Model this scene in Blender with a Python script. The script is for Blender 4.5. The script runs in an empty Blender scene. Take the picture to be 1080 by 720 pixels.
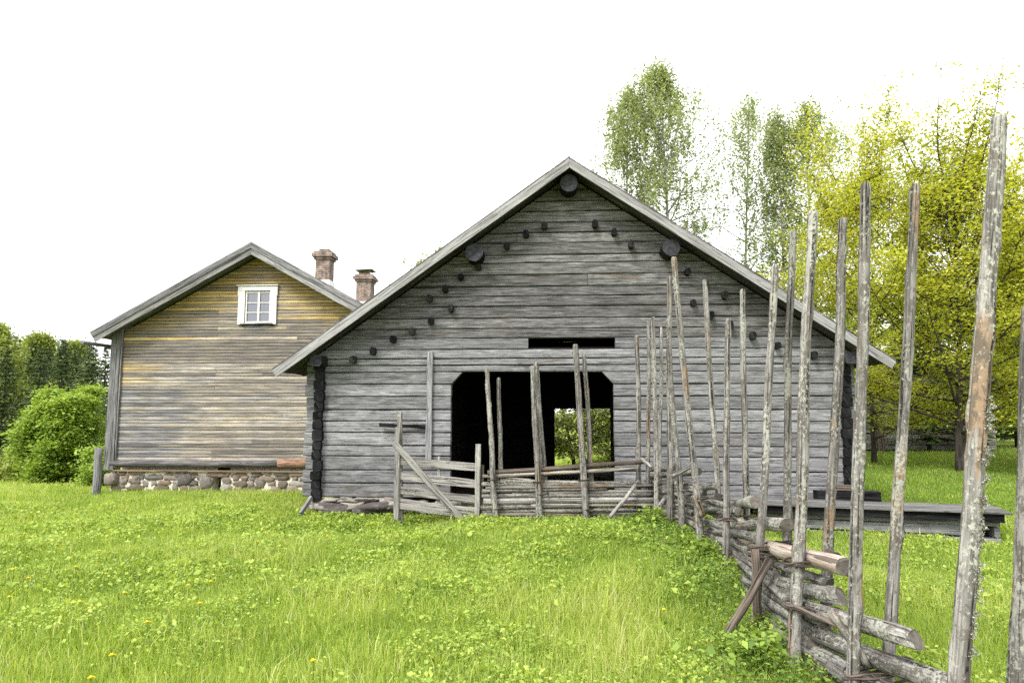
import bpy, math, random
import numpy as np
from mathutils import Vector, noise as mnoise
R = math.radians
random.seed(7); rng = np.random.default_rng(7)
scene = bpy.context.scene
COL = scene.collection

# ---------------------------------------------------------------- camera
EYE = 1.65; F = 720.0; PITCH = math.atan(75/720)
cp, sp = math.cos(PITCH), math.sin(PITCH)
cam_d = bpy.data.cameras.new('camera'); cam = bpy.data.objects.new('camera', cam_d); COL.objects.link(cam)
cam.location = (0, 0, EYE); cam.rotation_euler = (math.pi/2+PITCH, 0, 0)
cam_d.sensor_width = 36; cam_d.lens = 24; cam_d.clip_start = .05; cam_d.clip_end = 3000
scene.camera = cam

def ray(px, py):
    v = 360-py
    return Vector((px-540, F*cp - v*sp, F*sp + v*cp))
def at(px, py, d):
    r = ray(px, py)
    return Vector((r.x/r.y*d, d, EYE + r.z/r.y*d))

# ---------------------------------------------------------------- terrain
def ss(a, b, x):
    t = np.clip((x-a)/(b-a), 0, 1); return t*t*(3-2*t)
def ground(X, Y):
    X = np.asarray(X, float); Y = np.asarray(Y, float)
    left = 1-ss(-2, 4.5, X)
    gl = -.28*ss(12, 18, Y) - .078*np.clip(Y-18, 0, 14)
    gm = -.2*ss(14, 20, Y) * (1-left) * (1-ss(4, 8, X))
    gr = (-.2*ss(2.5, 4.5, X)*ss(5.5, 9, Y)*(1-ss(10, 12.2, Y))) + .16*ss(6, 12, X)*ss(15, 26, Y)
    gm = gm - .10*ss(7.5, 10.2, Y)*(1-ss(13, 15, Y))*(1-ss(-1.4, -.6, X))*ss(-4.6, -3.4, X)
    b = .025*np.sin(X*1.3+.7*Y)+.02*np.sin(2.1*Y-.6*X+1)
    return left*gl - .07*ss(8.5, 11, Y)*(1-ss(5, 8, X)) - .05*ss(14, 18, Y)*left + gm + gr + b*(1-ss(10, 14, Y)*.6)
def gz(x, y): return float(ground(x, y))

# ---------------------------------------------------------------- materials
def nt(name):
    m = bpy.data.materials.new(name); m.use_nodes = True
    n = m.node_tree.nodes; l = m.node_tree.links
    n.clear()
    out = n.new('ShaderNodeOutputMaterial'); b = n.new('ShaderNodeBsdfPrincipled')
    l.new(b.outputs[0], out.inputs[0])
    b.inputs['Specular IOR Level'].default_value = .25
    return m, n, l, b, out
def ramp(n, l, src, stops, interp='LINEAR'):
    r = n.new('ShaderNodeValToRGB'); r.color_ramp.interpolation = interp
    e = r.color_ramp.elements
    while len(e) < len(stops): e.new(.5)
    for el, (p, c) in zip(e, stops):
        el.position = p; el.color = (*c, 1) if len(c) == 3 else c
    l.new(src, r.inputs[0]); return r.outputs[0]
def mapping(n, l, src, sc, loc=(0, 0, 0)):
    m = n.new('ShaderNodeMapping'); m.inputs['Scale'].default_value = sc; m.inputs['Location'].default_value = loc
    l.new(src, m.inputs[0]); return m.outputs[0]
def noise(n, l, vec, scale, detail=4, rough=.55, dist=0):
    t = n.new('ShaderNodeTexNoise'); t.inputs['Scale'].default_value = scale
    t.inputs['Detail'].default_value = detail; t.inputs['Roughness'].default_value = rough
    t.inputs['Distortion'].default_value = dist
    if vec is not None: l.new(vec, t.inputs['Vector'])
    return t.outputs['Fac']
def mix(n, l, fac, a, b, mode='MIX'):
    m = n.new('ShaderNodeMix'); m.data_type = 'RGBA'; m.blend_type = mode
    if isinstance(fac, (int, float)): m.inputs[0].default_value = fac
    else: l.new(fac, m.inputs[0])
    for i, v in ((6, a), (7, b)):
        if isinstance(v, tuple): m.inputs[i].default_value = (*v, 1)
        else: l.new(v, m.inputs[i])
    return m.outputs[2]
def math_(n, l, op, a, b=None, clamp=False):
    m = n.new('ShaderNodeMath'); m.operation = op; m.use_clamp = clamp
    for i, v in ((0, a), (1, b)):
        if v is None: continue
        if isinstance(v, (int, float)): m.inputs[i].default_value = v
        else: l.new(v, m.inputs[i])
    return m.outputs[0]
def attr(n, name):
    a = n.new('ShaderNodeAttribute'); a.attribute_name = name; return a
def bump(n, l, b, h, s, d=.01):
    bp = n.new('ShaderNodeBump'); bp.inputs['Strength'].default_value = s; bp.inputs['Distance'].default_value = d
    l.new(h, bp.inputs['Height']); l.new(bp.outputs[0], b.inputs['Normal'])

def wood(name, dark, mid, light, tan=None, tan_amt=0., lichen=0., crack=.75, vs=1., tone=(.72, 1.25), white=0., bark=0., us=1.):
    """weathered wood: grain runs along U (metres), V goes round or across"""
    m, n, l, b, out = nt(name)
    uv = n.new('ShaderNodeUVMap'); uv.uv_map = 'UVMap'; uv = uv.outputs[0]
    g1 = noise(n, l, mapping(n, l, uv, (2.4*us, 66*vs, 1)), 1, 7, .68, .3)
    g2 = noise(n, l, mapping(n, l, uv, (1.1*us, 9*vs, 1), (3, 7, 0)), 1, 7, .68, .6)
    g3 = noise(n, l, mapping(n, l, uv, (7, 24*vs, 1), (9, 2, 0)), 1, 5, .7)
    s = math_(n, l, 'ADD', math_(n, l, 'MULTIPLY', g1, .5), math_(n, l, 'MULTIPLY', g2, .5))
    c = ramp(n, l, s, [(.39, dark), (.5, mid), (.60, light)])
    if tan:
        tn = noise(n, l, mapping(n, l, uv, (1.1, 5, 1), (21, 4, 0)), 1, 4, .6, .4)
        f = ramp(n, l, tn, [(.66-.22*tan_amt, (0, 0, 0)), (.71-.22*tan_amt, (1, 1, 1))])
        c = mix(n, l, f, c, mix(n, l, g1, tuple(v*.62 for v in tan), tan))
    # fine checks along the grain
    ck = noise(n, l, mapping(n, l, uv, (1.2, 40*vs, 1), (5, 5, 0)), 1, 3, .5, .3)
    ckf = ramp(n, l, ck, [(.38, (1, 1, 1)), (.43, (0, 0, 0))])
    c = mix(n, l, math_(n, l, 'MULTIPLY', ckf, crack), c, tuple(v*.22 for v in dark))
    # knots
    vo = n.new('ShaderNodeTexVoronoi'); vo.inputs['Scale'].default_value = 1
    l.new(mapping(n, l, uv, (2.3, 7, 1), (1, 2, 0)), vo.inputs['Vector'])
    kf = ramp(n, l, vo.outputs['Distance'], [(.05, (1, 1, 1)), (.15, (0, 0, 0))])
    c = mix(n, l, math_(n, l, 'MULTIPLY', kf, .6), c, tuple(v*.35 for v in dark))
    if white:
        wn = noise(n, l, mapping(n, l, uv, (2.4, 14, 1), (13, 31, 0)), 1, 4, .65)
        wf = ramp(n, l, wn, [(.54, (0, 0, 0)), (.66, (1, 1, 1))])
        c = mix(n, l, math_(n, l, 'MULTIPLY', wf, white), c, tuple(min(.62, v*1.7) for v in light))
    if bark:
        bn = noise(n, l, mapping(n, l, uv, (9, 15, 1), (33, 1, 0)), 1, 7, .75, .4)
        bf = ramp(n, l, bn, [(.50, (0, 0, 0)), (.545, (1, 1, 1))])
        c = mix(n, l, math_(n, l, 'MULTIPLY', bf, bark), c, mix(n, l, g3, (.022, .019, .016), (.13, .115, .095)))
    if lichen:
        ln = noise(n, l, mapping(n, l, uv, (34, 40, 1), (2, 8, 0)), 1, 5, .75)
        lb = noise(n, l, mapping(n, l, uv, (1.6, 4, 1), (7, 3, 0)), 1, 3, .6)
        ls = math_(n, l, 'ADD', math_(n, l, 'MULTIPLY', ln, .6), math_(n, l, 'MULTIPLY', lb, .4))
        lf = ramp(n, l, ls, [(.575-.05*lichen, (0, 0, 0)), (.60-.05*lichen, (1, 1, 1))])
        c = mix(n, l, lf, c, mix(n, l, g3, (.15, .152, .125), (.36, .36, .315)))
    a = attr(n, 'rnd')
    mr = n.new('ShaderNodeMapRange'); mr.inputs[3].default_value = tone[0]; mr.inputs[4].default_value = tone[1]
    l.new(a.outputs['Fac'], mr.inputs[0])
    hv = n.new('ShaderNodeVectorMath'); hv.operation = 'SCALE'; l.new(c, hv.inputs[0]); l.new(mr.outputs[0], hv.inputs['Scale'])
    l.new(hv.outputs[0], b.inputs['Base Color'])
    b.inputs['Roughness'].default_value = .85; b.inputs['Specular IOR Level'].default_value = .06
    hgt = math_(n, l, 'SUBTRACT', math_(n, l, 'ADD', math_(n, l, 'MULTIPLY', g1, .6), math_(n, l, 'MULTIPLY', g3, .5)), math_(n, l, 'MULTIPLY', ckf, .9))
    bump(n, l, b, hgt, .75, .012)
    return m

M = {}
M['barn'] = wood('barn_log_wood', (.096, .096, .099), (.150, .149, .153), (.208, .207, .209), tan=(.13, .115, .10), tan_amt=.10, white=.35, tone=(.76, 1.24), us=2.6, crack=.45)
M['barn_gable'] = wood('barn_gable_wood', (.062, .060, .059), (.108, .106, .105), (.168, .165, .163), tan=(.12, .10, .08), tan_amt=.16, white=.45, tone=(.74, 1.26), us=2.6, crack=.7)
M['barn_dark'] = wood('barn_sooty_wood', (.010, .010, .010), (.022, .021, .02), (.045, .042, .04))
M['end_dark'] = wood('dark_end_grain_and_shade', (.005, .005, .0055), (.012, .012, .013), (.028, .027, .027), vs=.5)  # dark end grain; on the deck beam it stands in for shade
M['withy'] = wood('withy_tie_wood', (.03, .024, .02), (.07, .055, .045), (.13, .105, .085))
M['inner'] = wood('unlit_interior_wood', (.006, .006, .006), (.012, .011, .010), (.02, .018, .016))  # shade of interiors and recesses is put into this near-black colour
M['barge'] = wood('barge_board_wood', (.10, .098, .098), (.19, .186, .184), (.265, .26, .257), crack=.5, tone=(.85, 1.15))
M['roof'] = wood('roof_board_wood', (.03, .029, .028), (.06, .057, .055), (.10, .095, .09), lichen=.2)
M['pole'] = wood('fence_pole_wood', (.05, .047, .044), (.15, .142, .132), (.29, .277, .255), tan=(.235, .165, .11), tan_amt=.34, lichen=.75, bark=.75, tone=(.8, 1.15), crack=.95)
M['rail'] = wood('fence_rail_wood', (.05, .047, .044), (.145, .138, .128), (.29, .28, .262), tan=(.24, .165, .105), tan_amt=.20, lichen=1.0, bark=.85, tone=(.7, 1.2), crack=.9)
M['rail_pink'] = wood('peeled_rail_wood', (.15, .115, .09), (.27, .215, .18), (.38, .32, .28), lichen=.3, tone=(.95, 1.05))
M['thin_rail'] = wood('thin_rail_wood', (.075, .067, .057), (.18, .163, .142), (.29, .27, .24), tan=(.22, .14, .08), tan_amt=.3, lichen=.3, tone=(.7, 1.2))
M['gate'] = wood('gate_wood', (.095, .09, .082), (.20, .19, .177), (.30, .287, .27), lichen=.5, tone=(.8, 1.15))
M['brown'] = wood('bark_brown_wood', (.042, .034, .028), (.10, .08, .065), (.185, .152, .128), tone=(.8, 1.15))
M['house_grey'] = wood('house_trim_wood', (.07, .07, .073), (.135, .133, .135), (.20, .196, .195), tone=(.85, 1.15))
M['house_barge'] = wood('house_barge_wood', (.10, .098, .098), (.18, .176, .174), (.26, .255, .25), tone=(.85, 1.15))
M['orange'] = wood('new_sill_wood', (.16, .09, .06), (.28, .165, .115), (.36, .25, .18))
M['tan'] = wood('tan_drip_board_wood', (.11, .078, .045), (.22, .16, .09), (.31, .24, .15))
M['sill'] = wood('house_sill_wood', (.04, .037, .037), (.085, .08, .08), (.15, .14, .135))
M['deck'] = wood('deck_board_wood', (.06, .059, .058), (.125, .123, .12), (.19, .187, .183), tone=(.85, 1.12))

def siding_mat():
    m, n, l, b, out = nt('ochre_painted_siding')
    uv = n.new('ShaderNodeUVMap'); uv.uv_map = 'UVMap'; uv = uv.outputs[0]
    tc = n.new('ShaderNodeTexCoord').outputs['Object']
    a = attr(n, 'rnd')
    g1 = noise(n, l, mapping(n, l, uv, (1.6, 60, 1)), 1, 6, .6, .25)
    g2 = noise(n, l, mapping(n, l, uv, (1.3, 9, 1), (3, 7, 0)), 1, 7, .68, .5)
    s = math_(n, l, 'ADD', math_(n, l, 'ADD', math_(n, l, 'MULTIPLY', g1, .5), math_(n, l, 'MULTIPLY', g2, .5)), math_(n, l, 'MULTIPLY', math_(n, l, 'SUBTRACT', a.outputs['Fac'], .5), .13))
    bare = ramp(n, l, s, [(.36, (.075, .070, .070)), (.455, (.130, .117, .105)), (.53, (.190, .168, .140)), (.63, (.285, .262, .228))])
    blu = ramp(n, l, s, [(.38, (.04, .041, .047)), (.5, (.095, .096, .105)), (.62, (.19, .19, .198))])
    sx = n.new('ShaderNodeSeparateXYZ'); l.new(tc, sx.inputs[0])
    # big bluish weathered patch low at the corner
    pn = noise(n, l, mapping(n, l, tc, (.35, 1, 2.0), (4, 0, 9)), 1, 4, .6, .6)
    lowf = n.new('ShaderNodeMapRange'); lowf.inputs[1].default_value = 2.3; lowf.inputs[2].default_value = .4; l.new(sx.outputs[2], lowf.inputs[0])
    lft = n.new('ShaderNodeMapRange'); lft.inputs[1].default_value = -1.2; lft.inputs[2].default_value = -3.4; l.new(sx.outputs[0], lft.inputs[0])
    gt = n.new('ShaderNodeMapRange'); gt.inputs[1].default_value = 2.62; gt.inputs[2].default_value = 2.5; l.new(sx.outputs[2], gt.inputs[0])
    pf = math_(n, l, 'ADD', math_(n, l, 'MULTIPLY', math_(n, l, 'MULTIPLY', lft.outputs[0], .45), gt.outputs[0]), math_(n, l, 'ADD', pn, math_(n, l, 'MULTIPLY', math_(n, l, 'SUBTRACT', a.outputs['Fac'], .5), .32)))
    pff = ramp(n, l, pf, [(.55, (0, 0, 0)), (.72, (1, 1, 1))])
    bare = mix(n, l, math_(n, l, 'MULTIPLY', pff, .85), bare, blu)
    och = ramp(n, l, s, [(.36, (.095, .064, .022)), (.46, (.19, .128, .036)), (.55, (.245, .172, .054)), (.66, (.31, .25, .125))])
    # paint survives up under the roof
    dz = math_(n, l, 'SUBTRACT', 6.35, math_(n, l, 'MULTIPLY', math_(n, l, 'ABSOLUTE', sx.outputs[0]), .56))
    below = math_(n, l, 'SUBTRACT', dz, sx.outputs[2])        # distance under the roof line
    pz = n.new('ShaderNodeMapRange'); pz.inputs[1].default_value = 2.1; pz.inputs[2].default_value = .15; l.new(below, pz.inputs[0])
    big = noise(n, l, mapping(n, l, tc, (.5, 1, 1.3)), 1, 4, .65, .5)
    fine = noise(n, l, mapping(n, l, uv, (1.6, 22, 1), (8, 8, 0)), 1, 5, .65, .3)
    pp = math_(n, l, 'ADD', pz.outputs[0], math_(n, l, 'ADD', math_(n, l, 'MULTIPLY', math_(n, l, 'SUBTRACT', big, .5), .7), math_(n, l, 'ADD', math_(n, l, 'MULTIPLY', math_(n, l, 'SUBTRACT', fine, .5), 1.2), math_(n, l, 'MULTIPLY', math_(n, l, 'SUBTRACT', a.outputs['Fac'], .5), .8))))
    pfac = ramp(n, l, pp, [(.22, (0, 0, 0)), (.9, (.92, .92, .92))])
    pfac = math_(n, l, 'MAXIMUM', pfac, math_(n, l, 'MULTIPLY', ramp(n, l, fine, [(.50, (0, 0, 0)), (.66, (1, 1, 1))]), .30))
    c = mix(n, l, pfac, bare, och)
    ck = noise(n, l, mapping(n, l, uv, (1.1, 45, 1), (5, 5, 0)), 1, 3, .5, .3)
    ckf = ramp(n, l, ck, [(.35, (1, 1, 1)), (.42, (0, 0, 0))])
    c = mix(n, l, math_(n, l, 'MULTIPLY', ckf, .6), c, (.045, .04, .035))
    mr = n.new('ShaderNodeMapRange'); mr.inputs[3].default_value = .92; mr.inputs[4].default_value = 1.46
    l.new(a.outputs['Fac'], mr.inputs[0])
    hv = n.new('ShaderNodeVectorMath'); hv.operation = 'SCALE'; l.new(c, hv.inputs[0]); l.new(mr.outputs[0], hv.inputs['Scale'])
    l.new(hv.outputs[0], b.inputs['Base Color']); b.inputs['Roughness'].default_value = .8
    bump(n, l, b, g1, .5, .01)
    return m
M['siding'] = siding_mat()

def plain(name, col, rough=.6, var=.25, scale=6, spec=.3, bmp=.2):
    m, n, l, b, out = nt(name)
    tc = n.new('ShaderNodeTexCoord').outputs['Object']
    f = noise(n, l, tc, scale, 6, .65)
    c = ramp(n, l, f, [(.3, tuple(v*(1-var) for v in col)), (.7, tuple(min(.9, v*(1+var)) for v in col))])
    l.new(c, b.inputs['Base Color']); b.inputs['Roughness'].default_value = rough
    b.inputs['Specular IOR Level'].default_value = spec
    if bmp: bump(n, l, b, f, bmp, .01)
    return m
M['white'] = plain('white_window_paint', (.52, .51, .475), .5, .12, 9, .3, .1)
M['tin'] = plain('dark_sheet_metal', (.09, .09, .10), .5, .3, 5)
M['flash'] = plain('pale_lead_flashing', (.62, .62, .62), .5, .2, 4)
M['mortar'] = plain('lime_mortar', (.46, .42, .355), .9, .2, 14, .1, .5)
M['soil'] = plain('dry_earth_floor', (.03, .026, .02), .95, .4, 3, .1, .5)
M['log_end'] = plain('dark_weathered_log_end', (.036, .036, .041), .9, .6, 16, .05, .8)
M['end_grain'] = plain('cut_log_end', (.085, .076, .066), .9, .5, 22, .1, .5)
def stone_mat(name, cols, moss=0):
    m, n, l, b, out = nt(name)
    tc = n.new('ShaderNodeTexCoord').outputs['Object']
    a = attr(n, 'rnd')
    base = ramp(n, l, a.outputs['Fac'], [((i+.5)/len(cols), c) for i, c in enumerate(cols)])
    f = noise(n, l, tc, 9, 8, .7); f2 = noise(n, l, tc, 40, 5, .7)
    k = math_(n, l, 'ADD', math_(n, l, 'MULTIPLY', f, 1.3), math_(n, l, 'MULTIPLY', f2, .5))
    hv = n.new('ShaderNodeVectorMath'); hv.operation = 'SCALE'; l.new(base, hv.inputs[0]); l.new(k, hv.inputs['Scale'])
    c = mix(n, l, ramp(n, l, f, [(.58, (0, 0, 0)), (.68, (.6, .6, .6))]), hv.outputs[0], (.34, .32, .28))
    l.new(c, b.inputs['Base Color']); b.inputs['Roughness'].default_value = .85
    bump(n, l, b, k, .6, .03)
    return m
M['stone'] = stone_mat('field_stone', [(.11, .09, .07), (.19, .165, .14), (.23, .19, .145), (.07, .06, .058), (.24, .22, .19), (.16, .12, .09)])
def brick_mat():
    m, n, l, b, out = nt('old_red_brick')
    uv = n.new('ShaderNodeUVMap'); uv.uv_map = 'UVMap'
    t = n.new('ShaderNodeTexBrick'); t.inputs['Scale'].default_value = 1
    t.inputs['Brick Width'].default_value = .26; t.inputs['Row Height'].default_value = .075; t.inputs['Mortar Size'].default_value = .009
    t.inputs['Color1'].default_value = (.19, .115, .085, 1); t.inputs['Color2'].default_value = (.165, .125, .098, 1); t.inputs['Mortar'].default_value = (.30, .27, .235, 1)
    l.new(uv.outputs[0], t.inputs['Vector'])
    f = noise(n, l, n.new('ShaderNodeTexCoord').outputs['Object'], 5, 6, .7)
    c = mix(n, l, ramp(n, l, f, [(.42, (0, 0, 0)), (.6, (.8, .8, .8))]), t.outputs[0], (.055, .045, .04))
    l.new(c, b.inputs['Base Color']); b.inputs['Roughness'].default_value = .9
    bump(n, l, b, t.outputs['Fac'], -.5, .01)
    return m
M['brick'] = brick_mat()
def glass_mat():
    m, n, l, b, out = nt('window_glass')
    b.inputs['Base Color'].default_value = (.05, .055, .075, 1); b.inputs['Roughness'].default_value = .04
    b.inputs['Specular IOR Level'].default_value = .7; b.inputs['IOR'].default_value = 1.7
    f = noise(n, l, n.new('ShaderNodeTexCoord').outputs['Object'], 2.5, 2, .5)
    bump(n, l, b, f, .25, .03)
    return m
M['glass'] = glass_mat()

def leaf_mat(name, stops, trans=.4, rough=.55, spec=.25):
    m = bpy.data.materials.new(name); m.use_nodes = True
    n = m.node_tree.nodes; l = m.node_tree.links; n.clear()
    out = n.new('ShaderNodeOutputMaterial'); b = n.new('ShaderNodeBsdfPrincipled')
    b.inputs['Roughness'].default_value = rough; b.inputs['Specular IOR Level'].default_value = spec
    a = attr(n, 'rnd')
    c = ramp(n, l, a.outputs['Fac'], stops)
    l.new(c, b.inputs['Base Color'])
    t = n.new('ShaderNodeBsdfTranslucent')
    hs = n.new('ShaderNodeMix'); hs.data_type = 'RGBA'; hs.blend_type = 'MULTIPLY'; hs.inputs[0].default_value = 1
    l.new(c, hs.inputs[6]); hs.inputs[7].default_value = (1.25, 1.2, .6, 1)
    l.new(hs.outputs[2], t.inputs['Color'])
    mx = n.new('ShaderNodeMixShader'); mx.inputs[0].default_value = trans
    l.new(b.outputs[0], mx.inputs[1]); l.new(t.outputs[0], mx.inputs[2]); l.new(mx.outputs[0], out.inputs[0])
    return m
M['grass'] = leaf_mat('meadow_grass', [(0, (.105, .18, .028)), (.35, (.215, .31, .052)), (.7, (.315, .405, .076)), (.9, (.40, .465, .11)), (.97, (.47, .45, .26))], .46)
M['weed'] = leaf_mat('broad_weed_leaves', [(0, (.08, .145, .026)), (.4, (.205, .305, .05)), (.8, (.315, .405, .072)), (1, (.40, .475, .10))], .42)
M['maple'] = leaf_mat('yellow_green_maple_leaves', [(0, (.17, .23, .03)), (.3, (.30, .345, .042)), (.7, (.43, .435, .06)), (1, (.54, .51, .10))], .5)
M['birch'] = leaf_mat('birch_leaves', [(0, (.15, .20, .09)), (.5, (.26, .315, .155)), (1, (.38, .415, .25))], .4)
M['spruce'] = leaf_mat('spruce_needles', [(0, (.025, .045, .014)), (.6, (.052, .085, .022)), (1, (.11, .15, .03))], .15)
M['bush'] = leaf_mat('bush_leaves', [(0, (.11, .195, .035)), (.5, (.235, .34, .055)), (1, (.34, .43, .08))], .4)
M['forest'] = leaf_mat('forest_leaves', [(0, (.10, .15, .035)), (.5, (.215, .275, .06)), (1, (.34, .37, .09))], .4)
M['cherry'] = leaf_mat('bird_cherry_leaves', [(0, (.12, .16, .05)), (.5, (.25, .30, .10)), (.8, (.37, .40, .19)), (1, (.62, .64, .52))], .45)
M['flower'] = leaf_mat('dandelion_petals', [(0, (.55, .44, .01)), (1, (.65, .55, .02))], .2)
M['lichen'] = leaf_mat('crusty_lichen', [(0, (.12, .12, .09)), (.5, (.24, .24, .195)), (1, (.34, .34, .29))], .05, .9, .05)
def bark(name, dark, light, birchy=False):
    m, n, l, b, out = nt(name)
    tc = n.new('ShaderNodeTexCoord').outputs['Object']
    f = noise(n, l, mapping(n, l, tc, (9, 9, 2 if not birchy else 7)), 1, 7, .7)
    l.new(ramp(n, l, f, [(.36, dark), (.6, light)]), b.inputs['Base Color']); b.inputs['Roughness'].default_value = .9
    bump(n, l, b, f, .7, .04); return m
M['bark'] = bark('dark_tree_bark', (.012, .010, .009), (.06, .05, .042))
M['birch_bark'] = bark('birch_bark', (.05, .045, .04), (.42, .41, .38), True)

def ground_mat():
    m, n, l, b, out = nt('meadow_ground')
    tc = n.new('ShaderNodeTexCoord').outputs['Object']
    f = noise(n, l, tc, 1.1, 6, .65); f2 = noise(n, l, tc, 22, 5, .7)
    k = math_(n, l, 'ADD', math_(n, l, 'MULTIPLY', f, .5), math_(n, l, 'MULTIPLY', f2, .5))
    c = ramp(n, l, k, [(.38, (.085, .12, .018)), (.5, (.18, .235, .03)), (.62, (.27, .32, .05))])
    l.new(c, b.inputs['Base Color']); b.inputs['Roughness'].default_value = .95; b.inputs['Specular IOR Level'].default_value = .05
    bump(n, l, b, f2, .8, .05)
    return m
M['ground'] = ground_mat()

# ---------------------------------------------------------------- mesh building
class MB:
    def __init__(s): s.v = []; s.f = []; s.uv = []; s.r = []; s.mi = []; s.sm = []
    def quadgrid(s, rings, closed, uvs, rnd, mi=0, smooth=False, caps=True, capuv=None):
        n = len(rings[0]); b0 = len(s.v)
        for ring in rings:
            for p in ring: s.v.append(tuple(p)); s.r.append(rnd)
        m = n if closed else n-1
        for i in range(len(rings)-1):
            for j in range(m):
                k = (j+1) % n
                s.f.append((b0+i*n+j, b0+i*n+k, b0+(i+1)*n+k, b0+(i+1)*n+j))
                u0, u1 = uvs[0][i], uvs[0][i+1]; v0, v1 = uvs[1][j], uvs[1][j+1]
                s.uv.append(((u0, v0), (u0, v1), (u1, v1), (u1, v0))); s.mi.append(mi); s.sm.append(smooth)
        if caps and closed:
            for i, rev in ((0, True), (len(rings)-1, False)):
                idx = list(range(n)); idx = idx[::-1] if rev else idx
                s.f.append(tuple(b0+i*n+q for q in idx))
                s.uv.append(tuple((rnd*31+q*.013, rnd*17+q*.02) for q in idx)); s.mi.append(mi if capuv is None else capuv); s.sm.append(False)
    def sweep(s, path, prof_fn, rnd=None, mi=0, closed=True, smooth=False, capmi=None, caps=True, up=None):
        """path: points; prof_fn(i,t) -> list of (a,b) in the frame across the path"""
        rnd = random.random() if rnd is None else rnd
        rings = []; L = [0.]
        for i, p in enumerate(path):
            p = Vector(p)
            d = (Vector(path[min(i+1, len(path)-1)])-Vector(path[max(i-1, 0)])).normalized()
            ref = up if up is not None else (Vector((0, 0, 1)) if abs(d.z) < .9 else Vector((0, 1, 0)))
            A = d.cross(ref).normalized(); B = A.cross(d).normalized()
            rings.append([p+A*a+B*b for a, b in prof_fn(i, i/(len(path)-1))])
            if i: L.append(L[-1]+(p-Vector(path[i-1])).length)
        pr = rings[0]; V = [0.]
        for j in range(len(pr)): V.append(V[-1]+(pr[(j+1) % len(pr)]-pr[j]).length)
        ou, ov = rnd*37.7, rnd*91.3
        s.quadgrid(rings, closed, ([ou+x for x in L], [ov+x for x in V]), rnd, mi, smooth, caps, capmi)
    def pole(s, a, b, r0, r1, seg=9, n=9, wob=.01, rough=.06, rnd=None, mi=0, capmi=None, flat=0, knots=0, tip=False):
        a = Vector(a); b = Vector(b); sd = random.random()*100
        path = []
        for i in range(n+1):
            t = i/n; p = a.lerp(b, t)
            p = p + Vector((mnoise.noise((sd, t*2.2, 0)), mnoise.noise((sd, t*2.2, 9)), mnoise.noise((sd, t*2.2, 17))*.5))*wob*2*min(1, 4*t*(1-t)+.25)
            path.append(p)
        kn = [(random.random(), random.uniform(0, 6.28), random.uniform(.12, .4)) for _ in range(knots)]
        Lp = (b-a).length
        def kb(t, q): return 1+sum(h_*math.exp(-((t-kt)*Lp/.045)**2)*max(0, math.cos(q-kq))**5 for kt, kq, h_ in kn)
        if tip:
            path.insert(-1, path[-2].lerp(path[-1], 1-min(.5, .02/(Lp/n)))); 
        def pf(i, t):
            r = r0+(r1-r0)*t
            if tip and i == len(path)-1: r *= .72
            if kn: return [(r*kb(t, q)*(1+rough*2*mnoise.noise((sd+math.cos(q)*.9, math.sin(q)*.9+5, t*Lp*3.2))+rough*mnoise.noise((sd+math.cos(q)*1.8, math.sin(q)*1.8+5, t*Lp*13)))*math.cos(q),
                     r*kb(t, q)*(1+rough*2*mnoise.noise((sd+math.cos(q)*.9, math.sin(q)*.9+5, t*Lp*3.2))+rough*mnoise.noise((sd+math.cos(q)*1.8, math.sin(q)*1.8+5, t*Lp*13)))*math.sin(q)) for q in [2*math.pi*k/seg for k in range(seg)]]
            return [((r*(1+rough*2*mnoise.noise((sd+math.cos(q)*.8, math.sin(q)*.8+5, t*n*.55))))*math.cos(q),
                     (r*(1+rough*2*mnoise.noise((sd+math.cos(q)*.8, math.sin(q)*.8+5, t*n*.55))))*math.sin(q)*(1-flat)) for q in [2*math.pi*k/seg for k in range(seg)]]
        s.sweep(path, pf, rnd, mi, True, True, capmi)
    def tube(s, path, radii, seg=6, rnd=None, mi=0):
        def pf(i, t): return [(radii[i]*math.cos(2*math.pi*k/seg), radii[i]*math.sin(2*math.pi*k/seg)) for k in range(seg)]
        s.sweep(path, pf, rnd, mi, True, True)
    def plank(s, a, b, w, h, up=None, n=6, ch=.006, wob=.004, rnd=None, mi=0):
        """board from a to b: w across (horizontal), h along up"""
        a = Vector(a); b = Vector(b); sd = random.random()*100
        path = [a.lerp(b, i/n) for i in range(n+1)]
        def pf(i, t):
            o = [wob*mnoise.noise((sd, t*n*.6, k*3.1)) for k in range(4)]
            W0, W1, H0, H1 = -w/2+o[0], w/2+o[1], -h/2+o[2], h/2+o[3]
            return [(W0+ch, H0), (W1-ch, H0), (W1, H0+ch), (W1, H1-ch), (W1-ch, H1), (W0+ch, H1), (W0, H1-ch), (W0, H0+ch)]
        s.sweep(path, pf, rnd, mi, True, False, None, True, up)
    def log(s, x0, x1, zb, zt, y0, th, nseg=10, rnd=None, mi=0, bulge=.02, gap=None, wob=.011, axis='x'):
        """horizontal hewn log of a wall; x0(z), x1(z) give its ends, front face at y0, body behind it"""
        rnd = random.random() if rnd is None else rnd
        sd = random.random()*100; h = zt-zb; y0 += random.uniform(-.007, .007)*(th > .1)
        gap = random.uniform(.003, .008) if gap is None else gap
        prof = [(zb+gap, y0+th), (zb+gap, y0+bulge), (zb+gap+h*.07, y0+bulge*.12), (zb+h*.5, y0), (zt-gap-h*.07, y0+bulge*.12), (zt-gap, y0+bulge), (zt-gap, y0+th)]
        rings = []
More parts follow.
